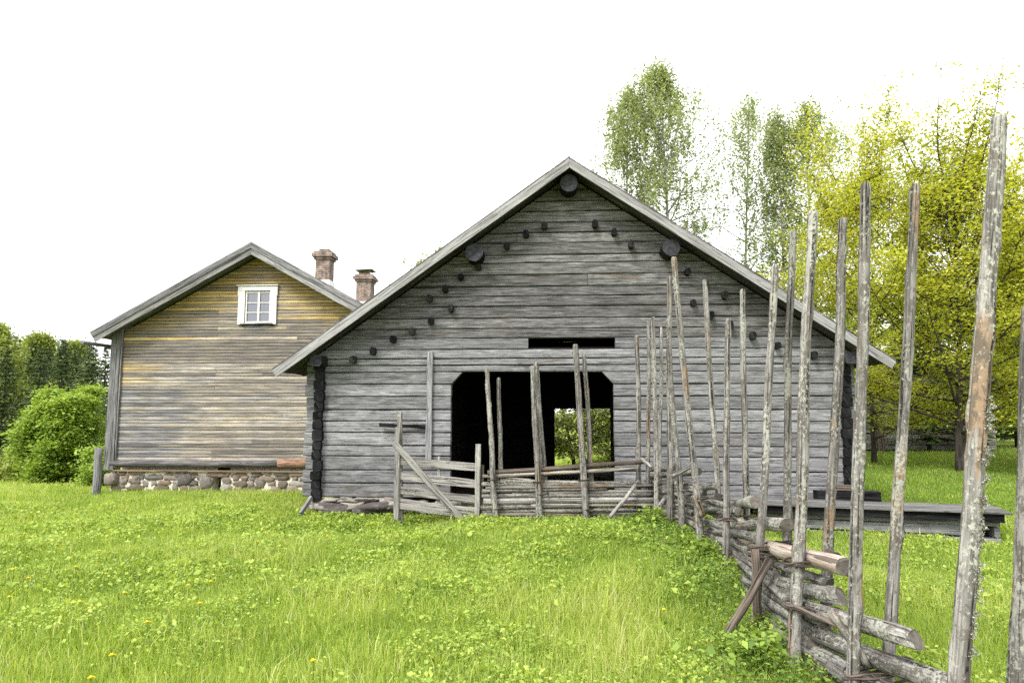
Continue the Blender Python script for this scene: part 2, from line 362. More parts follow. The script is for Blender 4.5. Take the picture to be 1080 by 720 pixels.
        for i in range(nseg+1):
            t = i/nseg; ring = []
            for k, (z, y) in enumerate(prof):
                zz = z + (wob*mnoise.noise((sd, t*nseg*.5, 0 if k in (0, 1) else 4)) if k in (0, 1, 5, 6) else 0)
                yy = y + wob*.9*mnoise.noise((sd, t*nseg*.45, k*1.3))*(k not in (0, 6))
                xa, xb = x0(z), x1(z)
                x = xa+(xb-xa)*t
                ring.append(Vector((x, yy, zz)) if axis == 'x' else Vector((yy, x, zz)))
            rings.append(ring)
        Lx = abs(x1((zb+zt)/2)-x0((zb+zt)/2))
        V = [0.]
        for j in range(len(prof)): V.append(V[-1]+(rings[0][(j+1) % len(prof)]-rings[0][j]).length)
        s.quadgrid(rings, True, ([rnd*37.7+Lx*i/nseg for i in range(nseg+1)], [rnd*91.3+x for x in V]), rnd, mi)
    def barge(s, ru, rz, tu, tz, o0, o1, w, th, n=16, wob=.005):
        d = Vector((tu-ru, 0, tz-rz)).normalized(); nr = Vector((-d.z, 0, d.x)); nr = nr if nr.z > 0 else -nr
        c = nr.z; sd = random.random()*99; rings = []; rnd = random.random(); L = Vector((tu-ru, 0, tz-rz)).length
        a0 = Vector((ru, w, rz-o0/c)); a1 = Vector((ru, w, rz-o1/c)); b0 = Vector((tu, w, tz))-nr*o0; b1 = Vector((tu, w, tz))-nr*o1
        for i in range(n+1):
            t = i/n; p = a0.lerp(b0, t)+nr*wob*mnoise.noise((sd, t*n*.5, 0)); q = a1.lerp(b1, t)+nr*wob*mnoise.noise((sd, t*n*.5, 7)); y = Vector((0, th, 0))
            rings.append([q, p, p+y, q+y])
        h = o1-o0; s.quadgrid(rings, True, ([rnd*37+L*i/n for i in range(n+1)], [rnd*91+x for x in (0, h, h+th, 2*h+th, 2*h+2*th)]), rnd)
    def box(s, lo, hi, rnd=None, mi=0, jit=0):
        x0, y0, z0 = lo; x1, y1, z1 = hi; rnd = random.random() if rnd is None else rnd; b = len(s.v)
        for z in (z0, z1):
            for x, y in ((x0, y0), (x1, y0), (x1, y1), (x0, y1)):
                s.v.append((x+random.uniform(-jit, jit), y+random.uniform(-jit, jit), z+random.uniform(-jit, jit))); s.r.append(rnd)
        dx, dy, dz = x1-x0, y1-y0, z1-z0; o = rnd*31
        for f, (a, c) in (((0, 1, 5, 4), (dx, dz)), ((1, 2, 6, 5), (dy, dz)), ((2, 3, 7, 6), (dx, dz)), ((3, 0, 4, 7), (dy, dz)), ((4, 5, 6, 7), (dx, dy)), ((3, 2, 1, 0), (dx, dy))):
            s.f.append(tuple(b+q for q in f)); s.uv.append(((o, o), (o+a, o), (o+a, o+c), (o, o+c))); s.mi.append(mi); s.sm.append(False)
    def stone(s, c, rx, ry, rz, rnd=None, mi=0, rough=.28, nu=9, nv=6, sq=.6):
        rnd = random.random() if rnd is None else rnd; sd = random.random()*200; rings = []
        for i in range(nv+1):
            ph = -math.pi/2+math.pi*(i+.02)/(nv+.04); ring = []
            for j in range(nu):
                th = 2*math.pi*j/nu
                d = Vector((math.cos(ph)*math.cos(th), math.cos(ph)*math.sin(th), math.sin(ph)))
                e = Vector([math.copysign(abs(q)**sq, q) for q in d])
                k = 1+rough*2*mnoise.noise(d*1.1+Vector((sd, sd*.3, 0)))+rough*.7*mnoise.noise(d*3.1+Vector((sd*.7, sd, 3)))
                ring.append(Vector(c)+Vector((e.x*rx*k, e.y*ry*k, e.z*rz*k)))
            rings.append(ring)
        s.quadgrid(rings, True, ([i*.1 for i in range(nv+1)], [j*.1 for j in range(nu+1)]), rnd, mi, True)
    def build(s, name, mat, parent=None):
        me = bpy.data.meshes.new(name); me.from_pydata(s.v, [], s.f)
        ul = me.uv_layers.new(name='UVMap'); flat = [c for f in s.uv for q in f for c in q]
        ul.data.foreach_set('uv', flat)
        a = me.attributes.new('rnd', 'FLOAT', 'POINT'); a.data.foreach_set('value', s.r)
        for m in (mat if isinstance(mat, (list, tuple)) else [mat]): me.materials.append(m)
        me.polygons.foreach_set('material_index', s.mi); me.polygons.foreach_set('use_smooth', s.sm)
        me.validate(); me.update()
        o = bpy.data.objects.new(name, me); COL.objects.link(o)
        if parent: o.parent = parent
        return o
def quads(name, V, rnd, mat, parent=None, qpv=None):
    """V: (N,k,3) patches; k=4 one quad, k=6 two quads stacked"""
    N, k, _ = V.shape; me = bpy.data.meshes.new(name)
    idx = np.array([[0, 1, 2, 3]] if k == 4 else [[0, 1, 3, 2], [2, 3, 5, 4]])
    nq = len(idx); faces = (np.arange(N)[:, None, None]*k+idx[None]).reshape(-1)
    me.vertices.add(N*k); me.vertices.foreach_set('co', V.reshape(-1).astype(np.float32))
    me.loops.add(len(faces)); me.loops.foreach_set('vertex_index', faces.astype(np.int32))
    me.polygons.add(N*nq); me.polygons.foreach_set('loop_start', (np.arange(N*nq)*4).astype(np.int32))
    me.update(calc_edges=True)
    a = me.attributes.new('rnd', 'FLOAT', 'POINT'); a.data.foreach_set('value', np.repeat(rnd, k).astype(np.float32))
    me.materials.append(mat); o = bpy.data.objects.new(name, me); COL.objects.link(o)
    if parent: o.parent = parent
    return o
def empty(name, loc, label, cat, group=None, rz=0):
    o = bpy.data.objects.new(name, None); COL.objects.link(o); o.location = loc; o.rotation_euler = (0, 0, rz)
    o.empty_display_size = .2; tag(o, label, cat, group); return o
def tag(o, label=None, cat=None, group=None, kind=None):
    if label: o['label'] = label
    if cat: o['category'] = cat
    if group: o['group'] = group
    if kind: o['kind'] = kind
    return o

# ---------------------------------------------------------------- ground sheet
def build_ground():
    xs = np.unique(np.concatenate([np.linspace(-30, 30, 121), np.linspace(-900, -30, 30), np.linspace(30, 900, 30)]))
    ys = np.unique(np.concatenate([np.linspace(-6, 45, 120), np.linspace(-200, -6, 12), np.linspace(45, 1500, 40)]))
    X, Y = np.meshgrid(xs, ys); Z = ground(X, Y)
    V = np.stack([X, Y, Z], -1).reshape(-1, 3); nx = len(xs)
    f = [(j*nx+i, j*nx+i+1, (j+1)*nx+i+1, (j+1)*nx+i) for j in range(len(ys)-1) for i in range(nx-1)]
    me = bpy.data.meshes.new('ground'); me.from_pydata(V.tolist(), [], f); me.materials.append(M['ground'])
    me.polygons.foreach_set('use_smooth', [True]*len(f))
    o = bpy.data.objects.new('ground', me); COL.objects.link(o); tag(o, kind='structure')
build_ground()

# ---------------------------------------------------------------- barn
YAW = R(3.5)
BO = Vector((1.2, 12.0, 0))                       # barn origin on the front wall plane
bu = Vector((math.cos(YAW), -math.sin(YAW), 0)); bw = Vector((math.sin(YAW), math.cos(YAW), 0))
def B(px, py, w=0.):
    r = ray(px, py); o = Vector((0, 0, EYE))
    t = ((BO+bw*w-o).dot(bw))/r.dot(bw); p = o+r*t-BO
    return p.dot(bu), p.z
barn = empty('barn', BO, 'weathered grey log barn with a wide dark doorway in its gable end', 'barn', rz=-YAW)
DEPTH = 7.2; OH = .5
ur, zr = B(600, 164, -OH); ul, zl = B(286, 388, -OH); ue, ze = B(946, 378.5, -OH)
sl = (zr-zl)/(ur-ul); sr = (zr-ze)/(ue-ur)
def roof_z(u): return zr-(ur-u)*sl if u < ur else zr-(u-ur)*sr
WL = B(322, 450)[0]; WR = B(904, 450)[0]           # ends of the front wall logs
UD = .20                                            # roof underside below roof line
def uL(z): return max(WL, ur-(zr-UD-z)/sl) if z > 0 else WL
def uR(z): return min(WR, ur+(zr-UD-z)/sr)
CL = B(341, 450)[0]; CR = B(887, 450)[0]
seams = [525, 510, 496, 481, 470, 456, 444, 432, 418, 405, 392.3, 385, 378, 368.5, 357, 347, 336, 323.6, 313, 303, 290.6, 278.5, 270, 257.6, 247, 236, 224.6, 214, 202, 192, 183]
Z = [B(470, y)[1] for y in seams]
D0, D1 = B(475, 450)[0], B(648, 450)[0]; zdt = B(560, 392.3)[1]; zch = B(475, 405)[1]; chm = B(487, 400)[0]-D0
S0, S1 = B(557, 362)[0], B(649, 362)[0]
mb = MB()
TH = .16
for i in range(len(Z)-1):
    zb, zt = Z[i], Z[i+1]
    def end_l(z, i=i): return uL(z)+random.uniform(-.0, .0)
    if zt > zr-UD-.05: continue
    jl, jr = (random.uniform(-.03, .03), random.uniform(-.03, .03)) if zt < zl-.2 else (0, 0)
    L = lambda z, j=jl: uL(z)+j
    Rr = lambda z, j=jr: uR(z)+j
    if zt <= zdt+.01:                               # beside the doorway
        if zt > zch+.02:
            dl = lambda z: D0+chm*(z-zch)/(zdt-zch); dr = lambda z: D1-chm*(z-zch)/(zdt-zch)
        else:
            a = random.uniform(-.006, .006); dl = lambda z, a=a: D0+a; dr = lambda z, a=a: D1-a
        mb.log(L, dl, zb, zt, 0, TH, 9); mb.log(dr, Rr, zb, zt, 0, TH, 14)
    elif seams[i] == 368.5:                          # row with the hay slot
        mb.log(L, lambda z: S0, zb, zt, 0, TH, 14); mb.log(lambda z: S1, Rr, zb, zt, 0, TH, 14)
    else:
        # some rows are jointed
        if random.random() < .45 and i % 2:
            q = random.uniform(WL*.5, WR*.5); q = max(q, uL(zt)+.4); q = min(q, uR(zt)-.4)
            if q > uL(zt)+.3: mb.log(L, lambda z, q=q: q-.004, zb, zt, 0, TH, 12, mi=int(i > 13)); mb.log(lambda z, q=q: q+.004, Rr, zb, zt, .004, TH, 12, mi=int(i > 13)); continue
        mb.log(L, Rr, zb, zt, 0, TH, 26, mi=int(i > 13))
wall = mb.build('wall', [M['barn'], M['barn_gable']], barn)
# side walls and rear wall
z0 = Z[0]; zp = min(roof_z(WL+.3), roof_z(WR-.3))-UD-.12
rows = np.linspace(z0, zp, 13)
for side, (a0) in (('l', CL-.09), ('r', CR+.09)):
    mb = MB()
    for i in range(12):
        mb.log(lambda z: TH+.012, lambda z: DEPTH-.01, rows[i], rows[i+1], a0-.08, TH, 8, axis='y')
    mb.build('wall', M['barn'], barn)
mb = MB()                                           # rear wall with its own doorway
def RB(px, py): return B(px, py, DEPTH)
e0, e1 = RB(585, 450)[0], RB(646.5, 450)[0]; ez = RB(600, 430)[1]
zz = z0-.3
while zz < zr-UD-.1:
    zt = zz+.21
    a = lambda z: max(WL, ur-(zr-UD-z)/sl); b_ = lambda z: min(WR, ur+(zr-UD-z)/sr)
    if zt < ez+.12:
        mb.log(a, lambda z: e0, zz, min(zt, ez), DEPTH, TH, 6); mb.log(lambda z: e1, b_, zz, min(zt, ez), DEPTH, TH, 6)
        if zt > ez: zz = ez; continue
    else: mb.log(a, b_, zz, zt, DEPTH, TH, 10)
    zz = zt
mb.box((WL+.2, DEPTH-.05, z0-.3), (e0, DEPTH-.008, zp)); mb.box((e1, DEPTH-.05, z0-.3), (WR-.2, DEPTH-.008, zp)); mb.box((e0, DEPTH-.05, ez), (e1, DEPTH-.008, zp)); mb.box((ur-3.2, DEPTH-.05, zp+.002), (ur+3.2, DEPTH-.008, zp+.7)); mb.build('wall', M['inner'], barn)  # boxes added behind the logs to block light through the gaps
# interior lining, loft floor and threshing floor: old wood coloured near-black as if unlit
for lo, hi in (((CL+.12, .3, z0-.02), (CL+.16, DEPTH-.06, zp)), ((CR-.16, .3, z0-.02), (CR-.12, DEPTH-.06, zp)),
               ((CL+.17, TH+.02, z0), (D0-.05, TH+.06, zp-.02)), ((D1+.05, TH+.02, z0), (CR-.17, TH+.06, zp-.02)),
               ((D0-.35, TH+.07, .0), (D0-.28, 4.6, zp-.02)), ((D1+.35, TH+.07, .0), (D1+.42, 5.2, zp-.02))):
    mb = MB(); mb.box(lo, hi); mb.build('added_partition', M['inner'], barn)  # linings and partitions added to keep light out of the interior
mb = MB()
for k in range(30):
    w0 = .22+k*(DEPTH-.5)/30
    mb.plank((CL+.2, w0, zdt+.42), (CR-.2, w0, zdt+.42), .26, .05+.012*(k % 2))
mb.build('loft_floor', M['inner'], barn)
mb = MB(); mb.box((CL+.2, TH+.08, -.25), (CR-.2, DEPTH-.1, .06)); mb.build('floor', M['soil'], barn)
# corner log ends
for c0, nm in ((( B(331, 450)[0]+B(342, 450)[0])/2, 0), ((B(887, 450)[0]+B(897.5, 450)[0])/2, 1)):
    mb = MB(); zz = z0-.08*(1-nm)+.02; top = roof_z(c0)-.42
    while zz < top:
        h = random.uniform(.15, .21); w = random.uniform(.145, .19); o = random.uniform(-.014, .014)
        d = random.uniform(-.125, -.095)
        prof = []
        def pf(i, t, w=w, h=h): 
            return [(w/2*math.copysign(abs(math.cos(q))**.38, math.cos(q))*(1+.07*mnoise.noise((zz*9, q, 0))), h/2*math.copysign(abs(math.sin(q))**.38, math.sin(q))) for q in [2*math.pi*k/12 for k in range(12)]]
        mb.sweep([(c0+o, d, zz+h/2), (c0+o, d+.03, zz+h/2), (c0+o, -.005, zz+h/2)], pf, smooth=False)
        zz += h*.99
    mb.build('corner_logs', M['end_dark'], barn)
# purlins and ridge log
def purlin(px, py, r, mat, sq=1., w0=-.36):
    u, z = B(px, py, w0); mb = MB()
    def pf(i, t): return [(r*(1+.07*mnoise.noise((px, 3*math.cos(q), 3*math.sin(q))))*math.copysign(abs(math.cos(q))**sq, math.cos(q)), r*(1+.07*mnoise.noise((px, 3*math.cos(q), 3*math.sin(q))))*math.copysign(abs(math.sin(q))**sq, math.sin(q))) for q in [2*math.pi*k/18 for k in range(18)]]
    mb.sweep([(u, w0, z), (u, w0+.02, z), (u, 0, z), (u, DEPTH+.5, z)], pf, smooth=False, capmi=1); return mb.build('purlin', [mat, M['log_end']], barn)
purlin(600, 193, .155, M['end_dark']); purlin(500, 266, .16, M['end_dark']); purlin(708, 261, .15, M['end_dark'])
purlin(333, 380, .10, M['barn_dark'], .5, -.36); purlin(898, 377, .10, M['barn_dark'], .5, -.36)
# stub pegs on the gable
pegs = [(574, 237.5), (554.7, 246), (534.5, 258.7), (504, 281), (485.6, 291.7), (469, 304.5), (452.6, 314), (475, 324.7), (454.3, 338.5), (434.5, 349), (414, 357.6), (392.8, 370), (371.3, 379), (628, 235.5), (648, 244), (666, 257), (726, 286), (731.5, 319), (765.7, 310.5), (750.7, 332), (771, 342.4), (795, 353.7), (821, 364), (859.5, 374), (745, 299), (533, 252+7)]
for k, (px, py) in enumerate(pegs[:-1]):
    w0 = -random.uniform(.09, .15); u, z = B(px, py, w0); mb = MB(); a = random.uniform(.046, .056); c = random.uniform(.058, .072)
    def pf(i, t, a=a, c=c): return [(a*math.copysign(abs(math.cos(q))**.7, math.cos(q)), c*math.copysign(abs(math.sin(q))**.7, math.sin(q))) for q in [2*math.pi*j/10+.2 for j in range(10)]]
    mb.sweep([(u, w0, z), (u+random.uniform(-.01, .01), w0+.02, z), (u, .02, z-.0)], pf, smooth=False); mb.build('peg', M['end_dark'] if k % 3 else M['barn_dark'], barn)
# roof boards, barge boards
def slope_pt(u0, z0_, t, du, dz): return (u0+du*t, z0_+dz*t)
for side in (-1, 1):
    ut, zt = (ul, zl) if side < 0 else (ue, ze)
    dv = Vector((ut-ur, 0, zt-zr)); Ls = dv.length; dn = dv.normalized(); nrm = Vector((-dn.z, 0, dn.x)) if side > 0 else Vector((dn.z, 0, -dn.x))
    if nrm.z < 0: nrm = -nrm
    mb = MB(); w = -OH+.0; k = 0
    while w < DEPTH+OH:
        bwid = random.uniform(.17, .23)
        a = Vector((ur, w+bwid/2, zr))-nrm*(.03+(.028 if k % 2 else 0)); b_ = a+dn*(Ls+random.uniform(-.04, .03))
        mb.plank(a, b_, bwid*1.06, .032, up=nrm, n=6, wob=.006); w += bwid; k += 1
    a = Vector((ur, 0, zr))-nrm*.098; b_ = a+dn*(Ls-.06)
    mb.plank(a+Vector((0, (DEPTH)/2, 0)), b_+Vector((0, (DEPTH)/2, 0)), DEPTH+2*OH-.12, .04, up=nrm, n=2, mi=1)
    mb.build('roof', [M['roof'], M['roof']], barn)
    mb = MB()
    mb.barge(ur+(.001 if side > 0 else -.001), zr, ut, zt, .052, .19, -OH-.036, .032)
    mb.build('barge_board', M['barge'], barn)
# batten, latch bar and slot frame on the wall
mb = MB(); u, za = B(453.5, 371, -.03); _, zb = B(453.5, 486, -.03); mb.plank((u, -.045, zb), (u+.005, -.035, za), .105, .05, up=Vector((0, 1, 0)), n=8, wob=.012); mb.build('batten', M['barn'], barn)
mb = MB(); u0, z1 = B(400, 448, -.1); u1, z2 = B(448, 450, -.1); mb.plank((u0, -.1, z1), (u1, -.06, z2), .04, .062, n=5, wob=.02); mb.build('latch_bar', M['end_dark'], barn)
mb = MB(); u, za = B(707, 271, -.04); 
# foundation stones under the front wall
mbs = [(327, 533, .10, .12, .09), (338, 533, .16, .2, .09), (352, 536, .26, .22, .10), (374, 534, .2, .2, .085), (396, 535, .34, .26, .12), (415, 532, .16, .2, .1), (432, 534, .22, .2, .1), (452, 535, .22, .2, .09), (365, 527.5, .16, .15, .05), (384, 527.5, .2, .15, .05), (348, 527.5, .14, .14, .05), (410, 527, .15, .14, .05), (700, 532, .3, .2, .1), (740, 533, .26, .2, .1), (780, 532, .3, .2, .1), (820, 533, .28, .2, .1), (655, 533, .2, .2, .1), (470, 533, .2, .2, .1)]
for px, py, a, b_, c in mbs:
    u, z = B(px, py, -.05); mb = MB(); mb.stone((u, .06, z), a*1.12, b_, c*.92, rough=.34, nu=18, nv=12, sq=.62, rnd=random.choice((.25, .58, .72, .75))); mb.build('foundation_stone', M['stone'], barn)
mb = MB(); u, z = B(327, 528, -.2); u2, z2 = B(319, 541, -.4); mb.plank((u, -.15, z+.05), (u2, -.5, z2), .05, .08, n=3); mb.build('prop', M['house_barge'], barn)
mb = MB()                                           # dark timbers packed under the right corner
u0, z1 = B(861, 528, -.25); u1, z2 = B(927, 518, -.25); mb.plank((u0, -.22, (z1+z2)/2), (u1, -.22, (z1+z2)/2), .2, z2-z1, n=5, wob=.015)
mb.build('corner_timber', M['end_dark'], barn)
mb = MB(); u0, z1 = B(878, 517, -.22); u1, z2 = B(908, 511.5, -.22); mb.plank((u0, -.2, (z1+z2)/2), (u1, -.2, (z1+z2)/2), .17, z2-z1-.004, n=3, wob=.01); mb.build('corner_timber', M['brown'], barn)

# ---------------------------------------------------------------- low log platform beside the barn
A = Vector((3.75, 10.85, 0)); Bp = Vector((7.02, 9.83, 0)); dx = (Bp-A).normalized(); dyv = Vector((-dx.y, dx.x, 0))
ang = math.atan2(dx.y, dx.x); PL = (Bp-A).length
plat = empty('log_platform', A, 'low log platform with a pale plank deck beside the right corner of the barn', 'platform', rz=ang)
mb = MB()
for k in range(4): mb.plank((-.05, .09+.2*k, .235), (PL+.03, .09+.2*k, .235), .19, .035, n=10, wob=.008)
mb.build('deck_board', M['deck'], plat)
mb = MB(); mb.plank((.03, .17, .155), (PL-.04, .17, .155), .2, .115, n=8, wob=.01); mb.build('beam', M['end_dark'], plat)  # near-black colour paints in the shade under the deck overhang
mb = MB()
for k, zz in enumerate((-.3, -.135, .01)):
    mb.log(lambda z: .1, lambda z: PL-.05-(.33 if k == 1 else 0), zz, zz+.15-(.07 if k == 2 else 0), .22, .14, 10)
mb.box((PL-.13, .221, -.13), (PL-.06, .36, .0)); mb.box((PL-.12, .37, -.35), (PL-.05, .8, .2)); mb.build('log_wall', M['barn'], plat)
mb = MB(); mb.box((.12, .40, -.4), (PL-.2, .8, .21)); mb.build('core', M['inner'], plat)

# ---------------------------------------------------------------- house
HO = Vector((-7.0, 18.0, -.28)); HY = R(3.5)
hu = Vector((math.cos(HY), -math.sin(HY), 0)); hw = Vector((math.sin(HY), math.cos(HY), 0))
def H(px, py, w=0.):
    r = ray(px, py); o = Vector((0, 0, EYE)); t = ((HO+hw*w-o).dot(hw))/r.dot(hw); p = o+r*t-HO
    return p.dot(hu), p.z
house = empty('house', HO, 'two storey wooden house with peeling ochre siding and two brick chimneys', 'house', rz=-HY)
HOH = .45; HL = 14.
hur, hzr = H(266, 255, -HOH); hul, hzl = H(96, 350, -HOH)
hs = (hzr-hzl)/(hur-hul); hue = 2*hur-hul; hze = hzl
# recentre the siding material: object origin at the gable's middle
wl = H(121, 430)[0]; wr = 2*hur-wl+.0
hzb = H(220, 493)[1]
mb = MB(); zz = hzb; hud = .30
hL = lambda z: max(wl, hur-(hzr-hud-z)/hs); hR = lambda z: min(wr, hur+(hzr-hud-z)/hs)
wx0, wx1 = H(256, 320)[0], H(289.5, 320)[0]; wz0, wz1 = H(272, 341.5)[1], H(272, 304)[1]
bh = .088
joint = H(227, 400)[0]
while zz < hzr-hud-.06:
    zt = min(zz+bh, hzr-hud-.02)
    js = [joint+random.uniform(-.01, .01)] if random.random() < .2 else []
    if random.random() < .5: js.append(random.uniform(joint+1, wr-.6))
    segs = []; e = [None]+sorted(js)+[None]
    for i in range(len(e)-1):
        a = (lambda z: hL(z)-hur) if e[i] is None else (lambda z, q=e[i]: max(hL(z), q+.003)-hur)
        b_ = (lambda z: hR(z)-hur) if e[i+1] is None else (lambda z, q=e[i+1]: min(hR(z), q-.003)-hur)
        if b_(zt)-a(zt) < .05: continue
        segs.append((a, b_))
    for a, b_ in segs:
        cut = [(a, b_)]
        if zt > wz0 and zz < wz1:                     # leave the window hole
            cut = []
            if a(zz) < wx0-hur: cut.append((a, (lambda z, b_=b_: min(b_(z), wx0-hur))))
            if b_(zz) > wx1-hur: cut.append(((lambda z, a=a: max(a(z), wx1-hur)), b_))
        for c, d in cut: mb.log(c, d, zz, zt, 0, .034, 6, bulge=.012, gap=.0045, wob=.003)
    zz = zt
o = mb.build('wall', M['siding'], house); o.location = (hur, 0, 0)
mb = MB()                                            # backing, side walls
mb.box((wl+.02, .035, hzb), (wr-.02, .1, hzl+.2)); mb.box((wl, .1, hzb), (wl+.1, HL, hzl+.1)); mb.box((wr-.1, .1, hzb), (wr, HL, hzl+.1)); mb.box((wl, HL, hzb), (wr, HL+.1, hzl+.1))
mb.build('wall', M['house_grey'], house)
mb = MB()
zz = hzl+.2
while zz < hzr-hud-.1:
    mb.log(lambda z: max(wl, hur-(hzr-hud-z)/hs)+.03, lambda z: min(wr, hur+(hzr-hud-z)/hs)-.03, zz, zz+.15, .04, .05, 2, gap=0); 
    zz += .15
mb.build('gable_backing', M['inner'], house)
mb = MB(); zz = hzl+.1
while zz < hzr-hud-.1:
    mb.log(lambda z: max(wl, hur-(hzr-hud-z)/hs), lambda z: min(wr, hur+(hzr-hud-z)/hs), zz, zz+.15, HL, .05, 2, gap=0); zz += .15
mb.build('wall', M['house_grey'], house)
for x, sgn in ((H(120, 430)[0], 1), (wr, -1)):
    mb = MB(); mb.plank((x, -.04, hzb-.06), (x, -.04, hzl+.1), .26, .09, up=Vector((0, 1, 0)), n=6); mb.build('corner_board', M['house_grey'], house)
    mb = MB(); mb.plank((x+sgn*.152, -.035, hzb), (x+sgn*.152, -.035, hzl+.2), .04, .05, up=Vector((0, 1, 0)), n=3); mb.build('corner_trim', M['house_barge'], house)
# sill log with replaced end, drip board
x0, z_ = H(121, 489); x1 = H(294, 489)[0]; x2 = wr
mb = MB(); mb.pole((wl, -.02, z_+.02), (x1, -.02, z_+.02), .09, .09, 10, 10, .0, .03); mb.build('sill_log', M['sill'], house)
mb = MB(); mb.pole((x1+.005, -.03, z_+.04), (x1+.85, -.03, z_+.04), .115, .11, 12, 4, .0, .02); mb.build('sill_log', M['orange'], house)
mb = MB(); mb.pole((x1+.86, -.02, z_+.02), (x2, -.02, z_+.02), .09, .09, 10, 10, .0, .03); mb.build('sill_log', M['sill'], house)
mb = MB(); mb.plank((wl+.1, -.03, hzb-.085), (wr, -.03, hzb-.085), .1, .045, n=8); o = mb.build('drip_board', M['tan'], house)
# roof
for side in (-1, 1):
    ut, zt = (hul, hzl) if side < 0 else (hue, hze)
    dv = Vector((ut-hur, 0, zt-hzr)); Ls = dv.length; dn = dv.normalized(); nrm = Vector((-dn.z, 0, dn.x))
    if nrm.z < 0: nrm = -nrm
    mb = MB(); a = Vector((hur, (HL)/2, hzr))-nrm*.035; mb.plank(a, a+dn*Ls, HL+2*HOH, .05, up=nrm, n=2)
    a2 = a-nrm*.13; mb.plank(a2, a2+dn*(Ls-.03), HL+2*HOH-.1, .03, up=nrm, n=2)
    rf = mb.build('roof', M['house_grey'], house)
    if side < 0: roof_l = rf
    for kk, (hh, off, yy) in enumerate(((.15, .085, .03), (.15, .225, .0))):
        mb = MB(); mb.barge(hur+.001*side, hzr, ut, zt, off-hh/2, off+hh/2, -HOH-.036-yy, .032)
        mb.build('barge_board', M['house_grey'] if kk == 0 else M['house_barge'], house)
# wooden gutter along the left eave
u, z = H(88, 361, -.7); mb = MB(); mb.pole((u, -.75, z), (u-.02, HL*.6, z+.05), .05, .05, 8, 8, .01, .05); mb.build('gutter', M['house_grey'], house)
mb = MB(); u2, z2 = H(115, 367, .1); mb.plank((u, .3, z-.06), (u2, .3, z2), .05, .05); mb.build('gutter_bracket', M['house_grey'], house)
# gable window
win = empty('window', (0, 0, 0), None, None); win.parent = house
def WX(px): return H(px, 320)[0]
def WZ(py): return H(272, py)[1]
mb = MB()
mb.plank((WX(255.5), -.03, WZ(342)), (WX(255.5), -.03, WZ(303)), WX(259.2)-WX(252.2), .05, up=Vector((0, 1, 0)), n=2, wob=.002)
mb.plank((WX(289), -.03, WZ(342)), (WX(289), -.03, WZ(303)), WX(292.6)-WX(285.7), .05, up=Vector((0, 1, 0)), n=2, wob=.002)
mb.plank((WX(252), -.037, WZ(304.6)), (WX(293), -.037, WZ(304.6)), .052, WZ(302.4)-WZ(306.8), n=2, wob=.002)
mb.plank((WX(250.6), -.05, WZ(301.4)), (WX(294), -.05, WZ(301.4)), .09, .03, n=2, wob=.002)
mb.plank((WX(252.6), -.04, WZ(312)), (WX(252.6), -.04, WZ(303)), .06, .045, up=Vector((0, 1, 0)), n=1); mb.plank((WX(292), -.04, WZ(312)), (WX(292), -.04, WZ(303)), .06, .045, up=Vector((0, 1, 0)), n=1)
mb.build('frame', M['white'], win)
mb = MB()
for px, w_ in ((260.2, .036), (273.2, .058), (285.2, .036)): mb.plank((WX(px), -.004, WZ(341)), (WX(px), -.004, WZ(307.3)), w_, .04, up=Vector((0, 1, 0)), n=1, wob=0)
for py, h_ in ((308.4, .036), (319.4, .022), (329.6, .022), (339.8, .045)): mb.plank((WX(260), -.002, WZ(py)), (WX(285.5), -.002, WZ(py)), .032, h_, n=1, wob=0)
mb.build('sash', M['white'], win)
mb = MB(); mb.plank((WX(256), -.06, WZ(341.6)), (WX(289), -.06, WZ(341.6)), .09, .035, n=2, wob=.002); mb.build('sill', M['house_barge'], win)
mb = MB(); mb.box((WX(259), .012, WZ(341)), (WX(286), .018, WZ(307))); mb.build('pane', M['glass'], win)
# field stone foundation with lime mortar, low vent hole
vx0, vx1 = H(223.5, 505)[0], H(233, 505)[0]; zf1 = hzb-.108; vz = H(228, 502.5)[1]
mb = MB()
mb.box((wl-.02, .02, -.35), (vx0, .4, zf1), mi=1); mb.box((vx1, .02, -.35), (wr, .4, zf1), mi=1); mb.box((vx0, .021, vz), (vx1, .39, zf1-.002), mi=1); mb.box((wl, .402, -.36), (vx0-.05, .5, hzb-.002), mi=1); mb.box((vx1+.05, .402, -.36), (wr, .5, hzb-.002), mi=1)
mb2 = MB(); mb2.box((vx0-.049, .405, -.36), (vx1+.049, .5, hzb-.002)); mb2.build('vent_shade', M['inner'], house)  # near-black box paints the shade inside the vent hole
random.seed(21)
for row, (zc, hh) in enumerate(((-.04, .16), (.11, .15), (.24, .13), (.35, .11))):
    x = wl-.02+random.uniform(0, .1)
    while x < wr:
        rx = random.choice((random.uniform(.07, .11), random.uniform(.12, .25)))
        cx = x+rx
        if zc+hh*.5 < zf1+.03 and not (cx+rx > vx0 and cx-rx < vx1) and random.random() < .9:
            mb.stone((cx, .03, zc+random.uniform(-.025, .025)), rx, (.034+random.uniform(0, .014)), hh*random.uniform(.48, .66), rough=.42, nu=9, nv=6, sq=.62)
        x += 2*rx+random.uniform(0, .06)
mb.stone(((vx0+vx1)/2, .03, vz+.07), .26, .06, .075, nu=10)
mb.stone((vx1+.11, .03, .2), .12, .05, .13, nu=10, rnd=.2); mb.stone((vx1+.13, .03, -.02), .14, .05, .12, nu=10, rnd=.75); mb.stone((vx0-.17, .03, .12), .16, .07, .2, nu=10, rnd=.65); mb.stone((vx0-.75, .03, .22), .2, .07, .17, nu=10, rnd=.6)
mb.build('foundation', [M['stone'], M['mortar']], house)
mb = MB(); u, z = H(117, 505, -.1); mb.stone((u-.02, -.02, z), .17, .16, .16, nu=12, sq=.5, rough=.12); mb.build('corner_stone', M['stone'], house)
